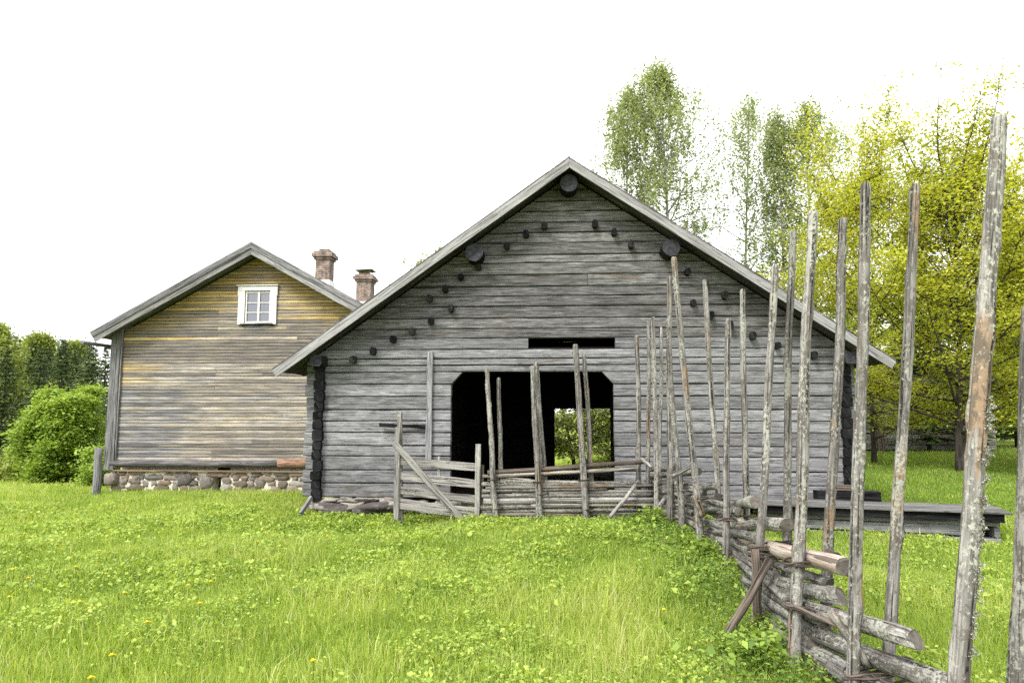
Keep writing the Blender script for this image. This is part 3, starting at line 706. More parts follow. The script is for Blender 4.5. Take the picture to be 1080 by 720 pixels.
# chimneys on the ridge
def chimney(px, d, ztop, w, cap):
    r = ray(px, 300); X = r.x/r.y*d; p = Vector((X, d, 0))-HO; y = p.dot(hw); u = p.dot(hu)
    zb = hzr-.5; zt = ztop-HO.z; h = w/2; mb = MB()
    mb.box((u-h, y-h, zb), (u+h, y+h, zt-.34)); 
    mb.box((u-h-.05, y-h-.05, zt-.34), (u+h+.05, y+h+.05, zt-.26)); mb.box((u-h-.11, y-h-.11, zt-.257), (u+h+.11, y+h+.11, zt-.12))
    mb.box((u-h-.05, y-h-.05, zt-.117), (u+h+.05, y+h+.05, zt-.04)); mb.box((u-h+.08, y-h+.08, zt-.039), (u+h-.08, y+h-.08, zt+.03))
    c = mb.build('chimney', M['brick'], roof_l)
    mb = MB(); mb.box((u-h-.03, y-h-.03, zb), (u+h+.03, y+h+.03, hzr+.12)); mb.build('flashing', M['flash'], roof_l)
    mb = MB()
    if cap:
        mb.plank((u-h-.05, y, zt+.14), (u+h+.05, y, zt+.17), w+.1, .03, n=2)
        for a in (-1, 1):
            for b_ in (-1, 1): mb.box((u+a*h*.7-.015, y+b_*h*.7-.015, zt-.02), (u+a*h*.7+.015, y+b_*h*.7+.015, zt+.15))
    else:
        mb.plank((u-h*.6, y, zt+.04), (u+h*.7, y, zt+.04), w*.7, .025, n=2)
    mb.build('chimney_cap', M['tin'], roof_l)
chimney(342, 23.6, 7.30, .50, False); chimney(385.5, 28.3, 7.42, .62, True)

# ---------------------------------------------------------------- fence
def pole_obj(fence, t, b, d, px_w, mat=None, name='pole', base=None):
    a = at(t[0], t[1], d); c = at(b[0], b[1], d)
    g = gz(c.x, d)-.08
    if c.z > g+.02:
        k = (a-c); c = c-k*((c.z-g)/k.z)
    r = px_w*.93/2/715*d
    mb = MB(); mb.pole(c, a, r*1.10, r*.86, 12, 60, .013*min(1, d/5), .075, knots=random.randint(10, 18), tip=True, capmi=1); return mb.build(name, [mat or M['pole'], M['end_grain']], fence)
fl = [(3.05, 1.87), (3.87, 1.85), (4.62, 1.83), (5.44, 1.87), (7.1, 2.15), (8.4, 2.27), (9.4, 2.30), (11.3, 2.16), (13, 2.1)]
def FX(d): return float(np.interp(d, [q[0] for q in fl], [q[1] for q in fl]))
fence = empty('roundpole_fence', (2.0, 7, 0), 'old roundpole fence of tall leaning poles running from the foreground to the barn', 'fence')
fence.location = (0, 0, 0)
poles = [  # top, bottom, depth, width px
 ((671.7, 353), (674.5, 535), 11.2, 5.5), ((684, 338), (683.5, 543), 11.1, 4.5), ((688.6, 334), (693, 543), 10.6, 5.5), ((697, 345), (696, 540), 10.9, 4.5),
 ((706, 291), (707, 550), 10.0, 6.5), ((704, 336), (720, 565), 9.4, 6.5), ((710.5, 271), (740, 581), 8.4, 7.5), ((743, 295), (760, 560), 8.3, 6.5),
 ((768, 336), (765, 608), 7.1, 7), ((783.5, 305), (788, 580), 7.2, 7), ((817.5, 279), (797, 663), 5.44, 9), ((836.5, 243), (828, 600), 5.7, 8.5),
 ((857.5, 222), (838, 705), 4.62, 12.5), ((888.5, 230), (871, 680), 4.87, 11), ((913, 193), (899, 722), 3.87, 13), ((965.5, 195), (939, 690), 4.04, 12),
 ((1054, 122), (1011, 720), 3.05, 20), ((1086, 322), (1072, 720), 3.19, 17)]
pobj = [pole_obj(fence, *p) for p in poles]
def rail_obj(d0, z0_, slope, length, r, mat=None, off=.15, name='rail'):
    mb = MB(); n = 30; path = []; sd = random.random()*50
    for i in range(n+1):
        d = d0+length*i/n; z = z0_-slope*(d-d0)
        path.append(Vector((FX(d)+off+.035*mnoise.noise((sd, d, 0)), d, z+.035*mnoise.noise((sd, d*.8, 5)))))
    def pf(i, t):
        rr = r*(1-.38*t); return [(rr*(1+.16*mnoise.noise((sd+math.cos(q), math.sin(q), t*7)))*math.cos(q), rr*(1+.16*mnoise.noise((sd+math.cos(q), math.sin(q), t*7)))*math.sin(q)) for q in [2*math.pi*k/14 for k in range(14)]]
    mb.sweep(path, pf, smooth=True, capmi=1)
    ax = (path[0]-path[1]).normalized(); tz, tx = random.uniform(-.9, .9), random.uniform(-.8, .8)   # axe cut, uneven end
    for j in range(14):
        v = Vector(mb.v[j]); o = v-path[0]; mb.v[j] = tuple(path[0]+o*random.uniform(.84, 1.0)+ax*(tz*o.z+tx*o.x+random.uniform(-.012, .012)))
    return mb.build(name, [mat or M['rail'], M['end_grain']], fence)
random.seed(5)
# visible rails near the camera (end depth, end height, slope, length, radius)
rails = [(5.12, .83, .155, 4.3, .056, None, .16), (4.22, .735, .115, 4.4, .060, M['rail_pink'], .17), (4.3, .52, .13, 4.2, .056, None, .15), (3.5, .53, .135, 4.6, .054, None, .15), (3.22, .43, .16, 4.0, .056, None, .16),
         (6.25, .85, .15, 4.4, .058, None, .2), (6.9, .70, .15, 3.6, .045, None, .14), (8.15, .66, .12, 3.2, .055, None, .17), (9.15, .88, .13, 2.3, .055, None, .16), (10.3, .84, .1, 1.2, .055, None, .2), (8.0, .82, .14, 3.2, .04, None, .12), (5.9, .60, .15, 4.2, .05, None, .14),
         (2.5, .35, .12, 3.6, .05, None, .13), (2.3, .30, .10, 3.2, .045, None, .16), (3.0, .22, .09, 3.6, .048, None, .12), (2.6, .08, .03, 3.6, .048, None, .13), (4.4, .36, .12, 3.4, .042, None, .12), (4.9, .24, .07, 4.0, .045, None, .13), (4.6, .14, .04, 4.2, .042, None, .12), (5.2, .07, .02, 5, .04, None, .13), (7.5, .42, .09, 3.8, .045, None, .14), (7.3, .25, .05, 4.0, .045, None, .13), (7.6, .12, .02, 3.7, .04, None, .14), (8.8, .52, .08, 2.6, .045, None, .15), (9.3, .33, .05, 2.2, .042, None, .14), (6.4, .40, .11, 3.8, .045, None, .15), (9.6, .66, .08, 1.8, .045, None, .12)]
for q in rails: rail_obj(*q)
for d0, z0_ in ((3.4, .20), (3.7, .31), (4.7, .44), (5.0, .33), (5.3, .16), (5.6, .50), (6.0, .25), (6.6, .52), (7.0, .34), (7.7, .56), (8.0, .32), (8.6, .66), (8.9, .43), (9.2, .2), (6.2, .08), (9.8, .5), (9.7, .35), (2.6, .16), (2.7, .24), (3.9, .12), (4.1, .26), (4.5, .56), (5.4, .42), (6.3, .62), (6.8, .2), (7.3, .66), (8.3, .5), (4.3, .4), (5.8, .34)):
    rail_obj(d0, z0_, .035+.05*random.random(), random.uniform(2.2, 3.6), random.uniform(.028, .044), None, random.uniform(.11, .19))
def tie(d, z, tilt=0.):
    cx = FX(d)+.15; mb = MB(); path = []
    for k in range(61):
        q = 2*math.pi*k/60*2.3
        path.append((cx+(.185+.012*math.sin(q*.7))*math.cos(q), d+.066*math.sin(q)+.006*math.sin(q*3), z+tilt*math.cos(q)+.018*math.sin(q*.43+1)+.008*math.sin(3.3*q)))
    mb.tube(path, [.0065+.002*math.sin(k*.9) for k in range(61)], 6); return mb.build('tie', M['withy'], fence)
for d, z, t in ((5.44, .62, .01), (5.44, .55, -.02), (5.42, .06, .01), (7.1, .58, 0), (4.62, .37, -.03), (3.9, .20, .04), (3.88, .26, .03), (8.4, .62, .02), (9.4, .6, 0), (10.3, .62, 0), (10.9, .66, 0), (8.4, .2, 0), (4.62, .68, .02), (7.15, .2, .02)): tie(d, z, t)
# slanting props and wedges
def stick(fence, p, q, dp, dq, pw, mat, name='prop'):
    a = at(p[0], p[1], dp); c = at(q[0], q[1], dq); mb = MB(); r = pw/2/730*dp; mb.pole(a, c, r, r*1.05, 8, 6, .008, .08); return mb.build(name, mat, fence)
stick(fence, (812, 590), (766, 671), 5.3, 5.1, 8, M['brown']); stick(fence, (875, 645), (915, 702), 3.9, 3.9, 9, M['pole'], 'wedge')
stick(fence, (732, 522), (741, 544), 8.2, 8.2, 8, M['pole'], 'wedge'); stick(fence, (701, 526), (684, 550), 10.2, 10.0, 5, M['pole'])
stick(fence, (838, 640), (893, 664), 4.55, 4.2, 5, M['brown'], 'wedge'); stick(fence, (796, 578), (800, 664), 5.40, 5.40, 9, M['brown'], 'stake')
stick(fence, (676, 483), (687, 493), 10.6, 10.5, 3.5, M['pole'], 'wedge'); stick(fence, (708, 503), (735, 488), 9.3, 9.2, 4, M['pole'], 'wedge')
# shaggy lichen on the nearest pole
def lichen(pole, z0_, z1_, n, side=(.86, -.5)):
    vs_ = np.array([tuple(v.co) for v in pole.data.vertices]); out = []; d_ = np.array([side[0], side[1]])
    for _ in range(n):
        z = random.uniform(z0_, z1_)
        if mnoise.noise((z*14, 1, 2)) < -.12: continue
        near = vs_[np.abs(vs_[:, 2]-z) < .045]; c = near[:, :2].mean(0); r = np.abs((near[:, :2]-c)@d_).max()
        a = random.gauss(0, .45); dd = np.array([d_[0]*math.cos(a)-d_[1]*math.sin(a), d_[0]*math.sin(a)+d_[1]*math.cos(a)])
        o = c+dd*(r*.9+abs(random.gauss(0, .006))); out.append((o[0], o[1], z))
    P = np.array(out); return quads('lichen', leafquads(P, .0075, len(P), flat=.0), rng.random(len(P)), M['lichen'], pole)
def leafquads(P, size, N, flat=.4, asp=.62, szvar=.35, droop=0.):
    """diamond leaves: random orientation, normals biased up by flat"""
    nrm = rng.normal(0, 1, (N, 3)); nrm[:, 2] = np.abs(nrm[:, 2])*(1+flat*3)+flat; nrm /= np.linalg.norm(nrm, axis=1)[:, None]
    t = rng.normal(0, 1, (N, 3)); t[:, 2] -= droop; t -= nrm*np.sum(t*nrm, 1)[:, None]; t /= np.linalg.norm(t, axis=1)[:, None]
    s = np.cross(nrm, t); L = size*(1+szvar*rng.normal(0, 1, N)).clip(.4, 2)[:, None]
    up = nrm*L*.10
    return np.stack([P-t*L*.5, P+s*L*asp*.5+t*L*.08+up, P+t*L*.5, P-s*L*asp*.5+t*L*.08+up], 1)
lichen(pobj[16], 1.22, 1.72, 5200); lichen(pobj[16], .62, 1.2, 2200)

# short fence in front of the barn doorway
gf = empty('roundpole_fence', (0, 0, 0), 'short stick fence with pairs of tall thin poles in front of the barn doorway', 'fence')
DF = 11.05
for t, b_, d, w in (((513.5, 389), (523, 546), DF-.08, 6), ((526, 398), (530, 540), DF+.1, 5), ((562, 385.5), (569.5, 552), DF-.08, 6.5), ((565.5, 382), (577, 545), DF+.1, 6), ((606.7, 363), (618.5, 548), DF-.08, 7), ((616, 373), (626, 545), DF+.1, 5.5)):
    pole_obj(gf, t, b_, d, w)
random.seed(12)
for k, (x0, y0, x1, y1, w, m) in enumerate([(514, 498.5, 682, 487, 5, 'brown'), (522, 502, 671, 493.5, 4.5, 'thin_rail'), (508, 501.5, 560, 506, 3.5, 'thin_rail'), (522, 507.5, 622, 508.5, 4.5, 'rail'), (508, 510.5, 675, 509, 5, 'rail'), (512, 514, 690, 512, 4.5, 'thin_rail'), (508, 518, 640, 515.5, 4.5, 'rail'), (540, 520, 688, 518, 4.5, 'thin_rail'), (508, 523, 688, 521.5, 5, 'rail'), (510, 528, 690, 527, 8, 'gate'), (506, 534.5, 620, 533.5, 5, 'rail'), (560, 533, 690, 532, 5, 'thin_rail'), (508, 538.5, 690, 537.5, 5, 'rail'), (507, 542.5, 688, 542, 5, 'thin_rail'), (520, 547, 680, 546, 5, 'rail')]):
    a = at(x0, y0, DF+.01+.02*random.uniform(-1, 1)); c = at(x1, y1, DF+.01+.02*random.uniform(-1, 1)); r = w/2/735*DF
    mb = MB(); mb.pole(a, c, r, r*.85, 8, 10, .014, .08, flat=0); mb.build('rail', M[m], gf)
a = at(670.5, 511, DF-.12); c = at(642, 547, DF-.5); mb = MB(); mb.pole(a, c, .03, .032, 8, 5, .01); mb.build('prop', M['gate'], gf)
for px, py in ((517.5, 505), (565, 507), (613, 505), (569, 520), (616, 536), (521, 535)):
    c = at(px+3, py, DF); mb = MB(); path = [(c.x+.09*math.cos(q), c.y+.14*math.sin(q), c.z+.012*math.cos(q)) for q in [2*math.pi*k/16*1.03 for k in range(17)]]
    mb.tube(path, [.011]*17, 6); mb.build('tie', M['withy'], gf)

# gate
gate = empty('gate', (0, 0, 0), 'sagging grey wooden gate with four rails and a diagonal brace left of the doorway', 'gate')
DG = 11.05
def board(p, q, d, hpx, th, name, mat='gate', up=None, dd=0):
    a = at(p[0], p[1], d); c = at(q[0], q[1], d+dd); mb = MB(); mb.plank(a, c, th, hpx/733*d, up=up, n=7, wob=.012); return mb.build(name, M[mat], gate)
def upr(p, q, d, wpx, th, name, mat='gate'):
    a = at(p[0], p[1], d); c = at(q[0], q[1], d); mb = MB(); mb.plank(a, c, wpx/733*d, th, up=Vector((0, 1, 0)), n=6, wob=.01); return mb.build(name, M[mat], gate)
board((420, 486.5), (504, 492.5), DG, 8.5, .035, 'rail'); board((420, 501.5), (504, 510.5), DG, 9, .035, 'rail'); board((417, 516), (504, 527), DG, 8.5, .035, 'rail'); board((416, 530.5), (504, 541.5), DG, 11, .035, 'rail')
board((415.5, 466.5), (487, 548), DG-.05, 6.5, .03, 'brace')
upr((418, 547), (419.5, 450), DG-.03, 5.5, .05, 'stile'); upr((503, 549), (504.5, 468), DG-.035, 5.5, .05, 'stile'); upr((462.5, 540), (462.5, 481), DG+.04, 3.5, .03, 'stile')
upr((423, 549), (421.5, 434), DG+.08, 5, .06, 'gate_post', 'pole'); upr((508, 550), (507.5, 490), DG+.06, 5.5, .09, 'gate_post', 'brown')

# small leaning post beside the house
mb = MB(); c = at(102, 518, 17.2); a = at(104.5, 472, 17.2); c.z = gz(c.x, 17.2)-.1; mb.pole(c, a, .10, .09, 9, 6, .01, .08); o = mb.build('post', M['house_grey'], None)
tag(o, 'short weathered grey post standing in the grass left of the house corner', 'post')

# ---------------------------------------------------------------- shed far right
SD = 27.
shed = empty('shed', (at(955, 470, SD).x, SD, gz(14, SD)), 'old grey plank shed half hidden under the yellow maple', 'shed', rz=R(-4))
mb = MB()
for k in range(13): mb.log(lambda z: -2.3, lambda z: 3.4, .05+k*.2, .25+k*.2, 0, .12, 6)
mb.build('wall', M['gate'], shed)
mb = MB()
for k in range(13): mb.log(lambda z: .125, lambda z: 4.4, .05+k*.2, .25+k*.2, -2.3, .12, 4, axis='y'); mb.log(lambda z: .125, lambda z: 4.4, .05+k*.2, .25+k*.2, 3.28, .12, 4, axis='y')
mb.log(lambda z: -2.17, lambda z: 3.27, .05, 2.65, 4.28, .12, 4); mb.build('wall', M['barn'], shed)
mb = MB()
for s_ in (-1, 1): mb.plank((.55, 2.2-s_*2.7, 2.55), (.55, 2.2+s_*.02, 4.0), 6.6, .08, n=3)
mb.build('roof', M['roof'], shed)
mb = MB(); mb.plank((-.95, -.06, .0), (-.95, -.06, 1.7), .28, .08, up=Vector((0, 1, 0)), n=3); mb.build('door', M['brown'], shed)
mb = MB(); mb.plank((.6, -.3, .5), (2.0, -.3, .5), .3, .05, n=2); mb.box((.7, -.4, .0), (.8, -.2, .474)); mb.box((1.8, -.4, .0), (1.9, -.2, .474)); mb.build('bench', M['end_dark'], shed)

# ---------------------------------------------------------------- trees
def branch_path(p, d, L, n, up, wob):
    path = [Vector(p)]; d = Vector(d).normalized()
    for i in range(n):
        d = (d+Vector((random.gauss(0, wob), random.gauss(0, wob), random.gauss(0, wob)+up))).normalized()
        path.append(path[-1]+d*(L/n))
    return path
def deciduous(name, label, cat, loc, Ht, r0, base, rad, leaf, mat, barkm='bark', seed=1, limbs=30, sec=6, per=40, spread=.3, asp=.62, flat=.4, peak=.4, top_thin=0., lead=1, droop=0, group=None, trunks=None, strand=None, szz=.5, lean=0, bend=.06, vary=(.75, 1.12), upr=.75, lexp=.85, efl=.05, spires=0, spl=3.):
    random.seed(seed); loc = Vector(loc); t = empty(name, loc, label, cat, group)
    mb = MB(); clumps = []; wts = []
    leaders = []
    for k in range(lead):
        a = random.uniform(0, 6.28)+k*2.4
        d = Vector((math.cos(a)*.16*(lead > 1)+lean, math.sin(a)*.16*(lead > 1), 1))
        p0 = Vector((math.cos(a)*.2*(lead > 1), math.sin(a)*.2*(lead > 1), -.2))
        hh = Ht*(1 if k == 0 else random.uniform(.78, .96))
        path = branch_path(p0, d, hh, 12, .05, bend); n = len(path)
        mb.tube(path, [r0*(1-.35*(lead > 1))*(1-.93*(i/(n-1))**.8)*(1.35 if i == 0 else 1) for i in range(n)], 9); leaders.append(path)
    for k in range(limbs):
        path = leaders[k % lead]; f = base+(0.97-base)*((k+.5)/limbs)**lexp
        i = f*(len(path)-1); i0 = min(int(i), len(path)-2); p = path[i0].lerp(path[i0+1], i-i0)
        g = (f-base)/(1-base)
        env = rad*(max(efl, math.sin(math.pi*min(1, (g*.9+.12))**peak))**.75) if peak else rad*(1-g*.85)
        a = k*2.39996+random.uniform(-.4, .4); el = random.uniform(-.05, .35)+upr*g
        Lb = env*random.uniform(*vary)
        if Lb < .3: Lb = .3
        d = Vector((math.cos(a)*math.cos(el), math.sin(a)*math.cos(el), math.sin(el)))
        bp = branch_path(p, d, Lb, 6, .05, .10); rr = max(.012, r0*.36*(1-g*.75))
        mb.tube(bp, [rr*(1-.85*j/6) for j in range(7)], 5)
        thin = 1-top_thin*min(1, max(0, (g-.3)/.55))
        clumps.append(bp[-1]); wts.append(thin)
        for q in range(sec):
            s0 = random.uniform(.25, .97); j = s0*6; j0 = min(int(j), 5); pp = bp[j0].lerp(bp[j0+1], j-j0)
            dd = (bp[j0+1]-bp[j0]).normalized(); side = dd.cross(Vector((0, 0, 1))).normalized()*random.choice((-1, 1))
            sd = (dd*.7+side*random.uniform(.4, 1.1)+Vector((0, 0, random.uniform(-.25, .35)-droop))).normalized()
            Ls = Lb*random.uniform(.22, .48)
            bq = branch_path(pp, sd, Ls, 3, .03-droop*.2, .15); mb.tube(bq, [rr*.4, rr*.28, rr*.18, .004], 4)
            for x in (bq[1], bq[2], bq[3]): clumps.append(x); wts.append(thin)
    for k in range(spires):
        path = leaders[k % lead]; f = random.uniform(.5, .9); i = f*(len(path)-1); i0 = min(int(i), len(path)-2); p = path[i0].lerp(path[i0+1], i-i0)
        a = k*2.4+random.uniform(-.5, .5); el = random.uniform(.95, 1.3)
        bp = branch_path(p, (math.cos(a)*math.cos(el), math.sin(a)*math.cos(el), math.sin(el)), spl*random.uniform(.8, 1.3), 8, .07, .07)
        mb.tube(bp, [r0*.3*(1-.9*j/8) for j in range(9)], 5)
        for q in range(20):
            j = random.uniform(2.0, 8); j0 = min(int(j), 7); pp = bp[j0].lerp(bp[j0+1], j-j0); aa = random.uniform(0, 6.28)
            bq = branch_path(pp, (math.cos(aa)*.7, math.sin(aa)*.7, .75), random.uniform(.3, .9)*(1.25-j/10), 3, .05, .12); mb.tube(bq, [.012, .009, .006, .003], 4)
            for x in bq[1:]: clumps.append(x); wts.append(.62*(1.2-j/9))
    mb.build('trunk', M[barkm], t)
    C = np.array([tuple(c) for c in clumps]); W = np.array(wts)
    npc = np.maximum(1, (per*W*rng.uniform(.35, 1.6, len(C))).astype(int))
    if strand:
        P = []; 
        for c, m_ in zip(C, npc):
            ns = max(1, m_//14)
            for _ in range(ns):
                q = c+rng.normal(0, spread*.6, 3); Ld = strand*rng.uniform(.3, 1.1); sx, sy = rng.normal(0, .06, 2)
                tt = rng.random(14)
                P.append(np.stack([q[0]+sx*tt+rng.normal(0, .05, 14), q[1]+sy*tt+rng.normal(0, .05, 14), q[2]-Ld*tt+.1], 1))
        P = np.concatenate(P); hue = np.repeat(rng.random(len(P)//14), 14)
    else:
        idx = np.repeat(np.arange(len(C)), npc); N = len(idx)
        P = C[idx]+rng.normal(0, 1, (N, 3))*np.array([spread, spread, spread*szz]); hue = rng.random(len(C))[idx]
    P = P[P[:, 2] > .15]; hue = hue[:len(P)]
    N = len(P)
    rn = np.clip(.5+.32*(hue-.5)+.26*rng.normal(0, 1, N)*.8, 0, 1)
    quads('crown', leafquads(P, leaf, N, flat, asp, droop=droop*2), rn, M[mat], t)
    return t
def G(px, d, py=480):
    x = at(px, py, d).x; return (x, d, gz(x, d)-.05)
rng = np.random.default_rng(3)
deciduous('maple_tree', 'large yellow green maple in fresh leaf on the lawn right of the barn', 'tree', G(1012, 18.6), 7.9, .125, .12, 4.7, .078, 'maple', seed=4, limbs=52, sec=9, per=62, spread=.25, flat=.5, peak=.7, top_thin=.75, szz=.42, bend=.02, upr=1.0, vary=(.65, 1.25), lexp=1.0, efl=.3, spires=14, spl=4.4)
deciduous('maple_tree', 'golden green maple rising just behind the right roof slope of the barn', 'tree', G(922, 21.5), 8.8, .085, .10, 4.4, .080, 'maple', seed=9, limbs=46, sec=9, per=60, spread=.25, flat=.5, peak=.7, top_thin=.75, szz=.45, bend=.02, upr=1.0, vary=(.65, 1.25), lexp=1.0, efl=.3, spires=12, spl=4.2)
deciduous('maple_tree', 'maple whose crown fills the right edge of the photo behind the nearest pole', 'tree', G(1120, 20), 7.0, .10, .10, 3.8, .080, 'maple', seed=14, limbs=40, sec=8, per=70, spread=.25, flat=.5, peak=.7, top_thin=.75, szz=.45, bend=.02, upr=1.0, vary=(.65, 1.25), lexp=1.0, efl=.3, spires=7, spl=4.0)
BK = dict(leaf=.10, mat='birch', barkm='birch_bark', spread=.34, droop=.35, strand=1.5, peak=1.05, bend=.016, top_thin=.15, vary=(.45, 1.35))
deciduous('birch_tree', 'tallest birch with hanging leaf curtains behind the barn ridge', 'tree', G(718, 30), 18.0, .17, .28, 2.9, seed=11, limbs=66, sec=7, per=38, **BK)
deciduous('birch_tree', 'slimmer birch just left of the tallest one behind the barn ridge', 'tree', G(668, 31), 17.4, .15, .28, 2.3, seed=12, limbs=54, sec=6, per=40, **BK)
deciduous('birch_tree', 'thin sparse birch with pale see through crown beside the tallest birch', 'tree', G(785, 31), 17.2, .12, .28, 2.5, seed=15, limbs=50, sec=6, per=21, **BK)
deciduous('birch_tree', 'narrow birch left of the forked dense birch behind the barn roof', 'tree', G(829, 30), 15.3, .13, .28, 2.0, seed=18, limbs=50, sec=6, per=34, **BK)
deciduous('birch_tree', 'dense birch partly covered by the yellow maple crown', 'tree', G(866, 29), 15.6, .14, .28, 2.5, seed=19, limbs=52, sec=6, per=34, **BK)
deciduous('bird_cherry_tree', 'pale leafed bird cherry seen through the barn from its far doorway', 'tree', G(612, 24.5, 470), 5.5, .13, .06, 2.4, .12, 'cherry', seed=22, limbs=30, sec=7, per=40, spread=.3, lead=3, peak=.75)
deciduous('bird_cherry_tree', 'second bird cherry further right behind the far doorway of the barn', 'tree', G(660, 27, 470), 6, .13, .05, 2.6, .12, 'cherry', seed=23, limbs=30, sec=7, per=40, spread=.3, lead=3, peak=.75)
deciduous('birch_tree', 'treetop showing between the brick chimney and the barn roof', 'tree', G(412, 44), 14.3, .2, .2, 3.2, .2, 'birch', seed=25, limbs=30, sec=6, per=16, spread=.5, peak=.7)
deciduous('bush', 'round bright green bush standing left of the ochre house', 'bush', G(62, 26.5, 500), 4.0, .09, .03, 1.3, .11, 'bush', seed=31, limbs=80, sec=9, per=36, spread=.22, lead=4, peak=.62, flat=.7)
deciduous('bush', 'small leafy shrub tucked against the left corner of the house', 'bush', G(106, 22, 500), 1.5, .04, .05, .6, .10, 'bush', seed=32, limbs=22, sec=5, per=26, spread=.18, lead=3, peak=.7)
def spruce(label, loc, Ht, rad, seed, group=None, n=2, mat='spruce'):
    random.seed(seed); t = empty('spruce_tree', loc, label, 'tree', group); mb = MB()
    mb.tube([(0, 0, -.2), (.03, 0, Ht*.5), (0, 0, Ht)], [Ht*.014, Ht*.008, .01], 7); P = []; D = []
    z = Ht*.06
    while z < Ht*.985:
        g = z/Ht; L = rad*(1-g)**.85*random.uniform(.8, 1.15)+.1; nb = random.randint(6, 9); a0 = random.random()*6
        for k in range(nb):
            a = a0+6.283*k/nb+random.uniform(-.25, .25); Lk = L*random.uniform(.7, 1.12)
            d0 = Vector((math.cos(a), math.sin(a), 0)); pth = [Vector((0, 0, z))+d0*(Lk*s)+Vector((0, 0, -.30*Lk*s+.2*Lk*s*s+.25*(g > .7)*Lk*s)) for s in (0, .33, .66, 1)]
            mb.tube(pth, [.02+.012*L, .02, .012, .004], 4)
            m_ = max(4, int(Lk*22*n/2))
            for q in range(m_):
                s = random.uniform(.12, 1.02); p = pth[0].lerp(pth[3], s); sd = d0.cross(Vector((0, 0, 1)))*random.choice((-1, 1))
                P.append(p+sd*random.uniform(0, .22*Lk*(1.1-s)+.05)+Vector((0, 0, random.uniform(-.12, .06)))); D.append((d0*random.uniform(.3, 1)+sd*random.uniform(.2, 1)+Vector((0, 0, random.uniform(-.7, .15)))).normalized())
        z += Ht*.022+.05
    mb.build('trunk', M['bark'], t)
    P = np.array([tuple(p) for p in P]); D = np.array([tuple(d) for d in D]); N = len(P)
    nrm = rng.normal(0, .5, (N, 3)); nrm[:, 2] += 1; nrm -= D*np.sum(nrm*D, 1)[:, None]; nrm /= np.linalg.norm(nrm, axis=1)[:, None]; s = np.cross(nrm, D)
    L = (.30*Ht/10*rng.uniform(.6, 1.4, N)).clip(.15, .6)[:, None]
    V = np.stack([P-D*L*.4, P+s*L*.17, P+D*L*.6, P-s*L*.17], 1); quads('crown', V, rng.random(N), M[mat], t); return t
spruce('dark spruce standing directly behind the large yellow maple', G(978, 27.5), 11.2, 2.2, 41)
spruce('dark spruce at the right edge behind the maple branches', G(1075, 30), 10.5, 2.4, 42)
spruce('dark pointed spruce between round bush and house at the forest edge', G(86, 37, 500), 7.1, 1.7, 43)
spruce('spruce behind the round bush with its tip above the left of its crown', G(58, 40, 500), 7.6, 1.7, 44)
for k, (px, d, h_, r_, lb) in enumerate([(6, 41, 8.0, 1.8, 'dark spruce nearest the left edge of the photo'), (26, 44, 7.9, 1.7, 'spruce between the leafy trees left of the round bush'), (42, 39, 6.9, 1.5, 'short spruce close behind the left shoulder of the round bush'), (72, 43, 7.4, 1.6, 'slim spruce behind the right half of the round bush')]):
    spruce(lb, G(px, d, 500), h_, r_, 80+k)
for k, (px, d, h_, r_, lb) in enumerate([(34, 34, 6.5, 1.5, 'spruce standing in front of the leafy trees left of the bush top'), (58, 33.5, 6.9, 1.45, 'pointed spruce directly above the crown of the round bush'), (90, 33, 6.7, 1.6, 'broad dark spruce just left of the house gutter'), (-2, 35, 6.6, 1.7, 'spruce half cut off by the left edge of the photo')]):
    spruce(lb, G(px, d, 500), h_, r_, 90+k)
spruce('spruce right against the house gutter in the left forest', G(104, 42, 500), 7.3, 1.8, 45)
for k, (px, d, h_, s_, lb) in enumerate([(-8, 38, 8.9, 51, 'leafy tree cut by the left edge of the photo'), (16, 47, 9.0, 52, 'light green tree left of the round bush at the forest edge'), (36, 46, 9.2, 53, 'yellowish tree rising behind the left of the round bush'), (72, 48, 8.8, 54, 'pale leafy tree behind the round bush between two spruces')]):
    deciduous('forest_tree', lb, 'tree', G(px, d, 500), h_*.93, .12, .1, 2.7, .15, 'forest', seed=s_, limbs=52, sec=6, per=26, spread=.34, peak=.55, upr=1.3, vary=(.6, 1.25), bend=.02, group='leafy trees along the left forest edge')
for k, (px, d, h_, s_, lb) in enumerate([(1010, 36, 9, 61, 'green tree behind the grey shed right of centre'), (930, 38, 9.5, 62, 'green tree behind the grey shed towards the barn'), (1090, 34, 9, 63, 'green tree at the right edge behind the maple')]):
    deciduous('forest_tree', lb, 'tree', G(px, d), h_, .16, .06, 3.0, .19, 'forest', seed=s_, limbs=34, sec=6, per=22, spread=.4, peak=.75, group='leafy trees behind the lawn on the right')
for k, (px, d, h_, s_, lb) in enumerate([(18, 30, 1.0, 71, 'low fern like shrub at the far edge of the meadow on the left')]):
    deciduous('bush', lb, 'bush', G(px, d, 500), h_, .03, .05, 1.3, .12, 'forest', seed=s_, limbs=30, sec=5, per=16, spread=.2, lead=3, peak=.7)

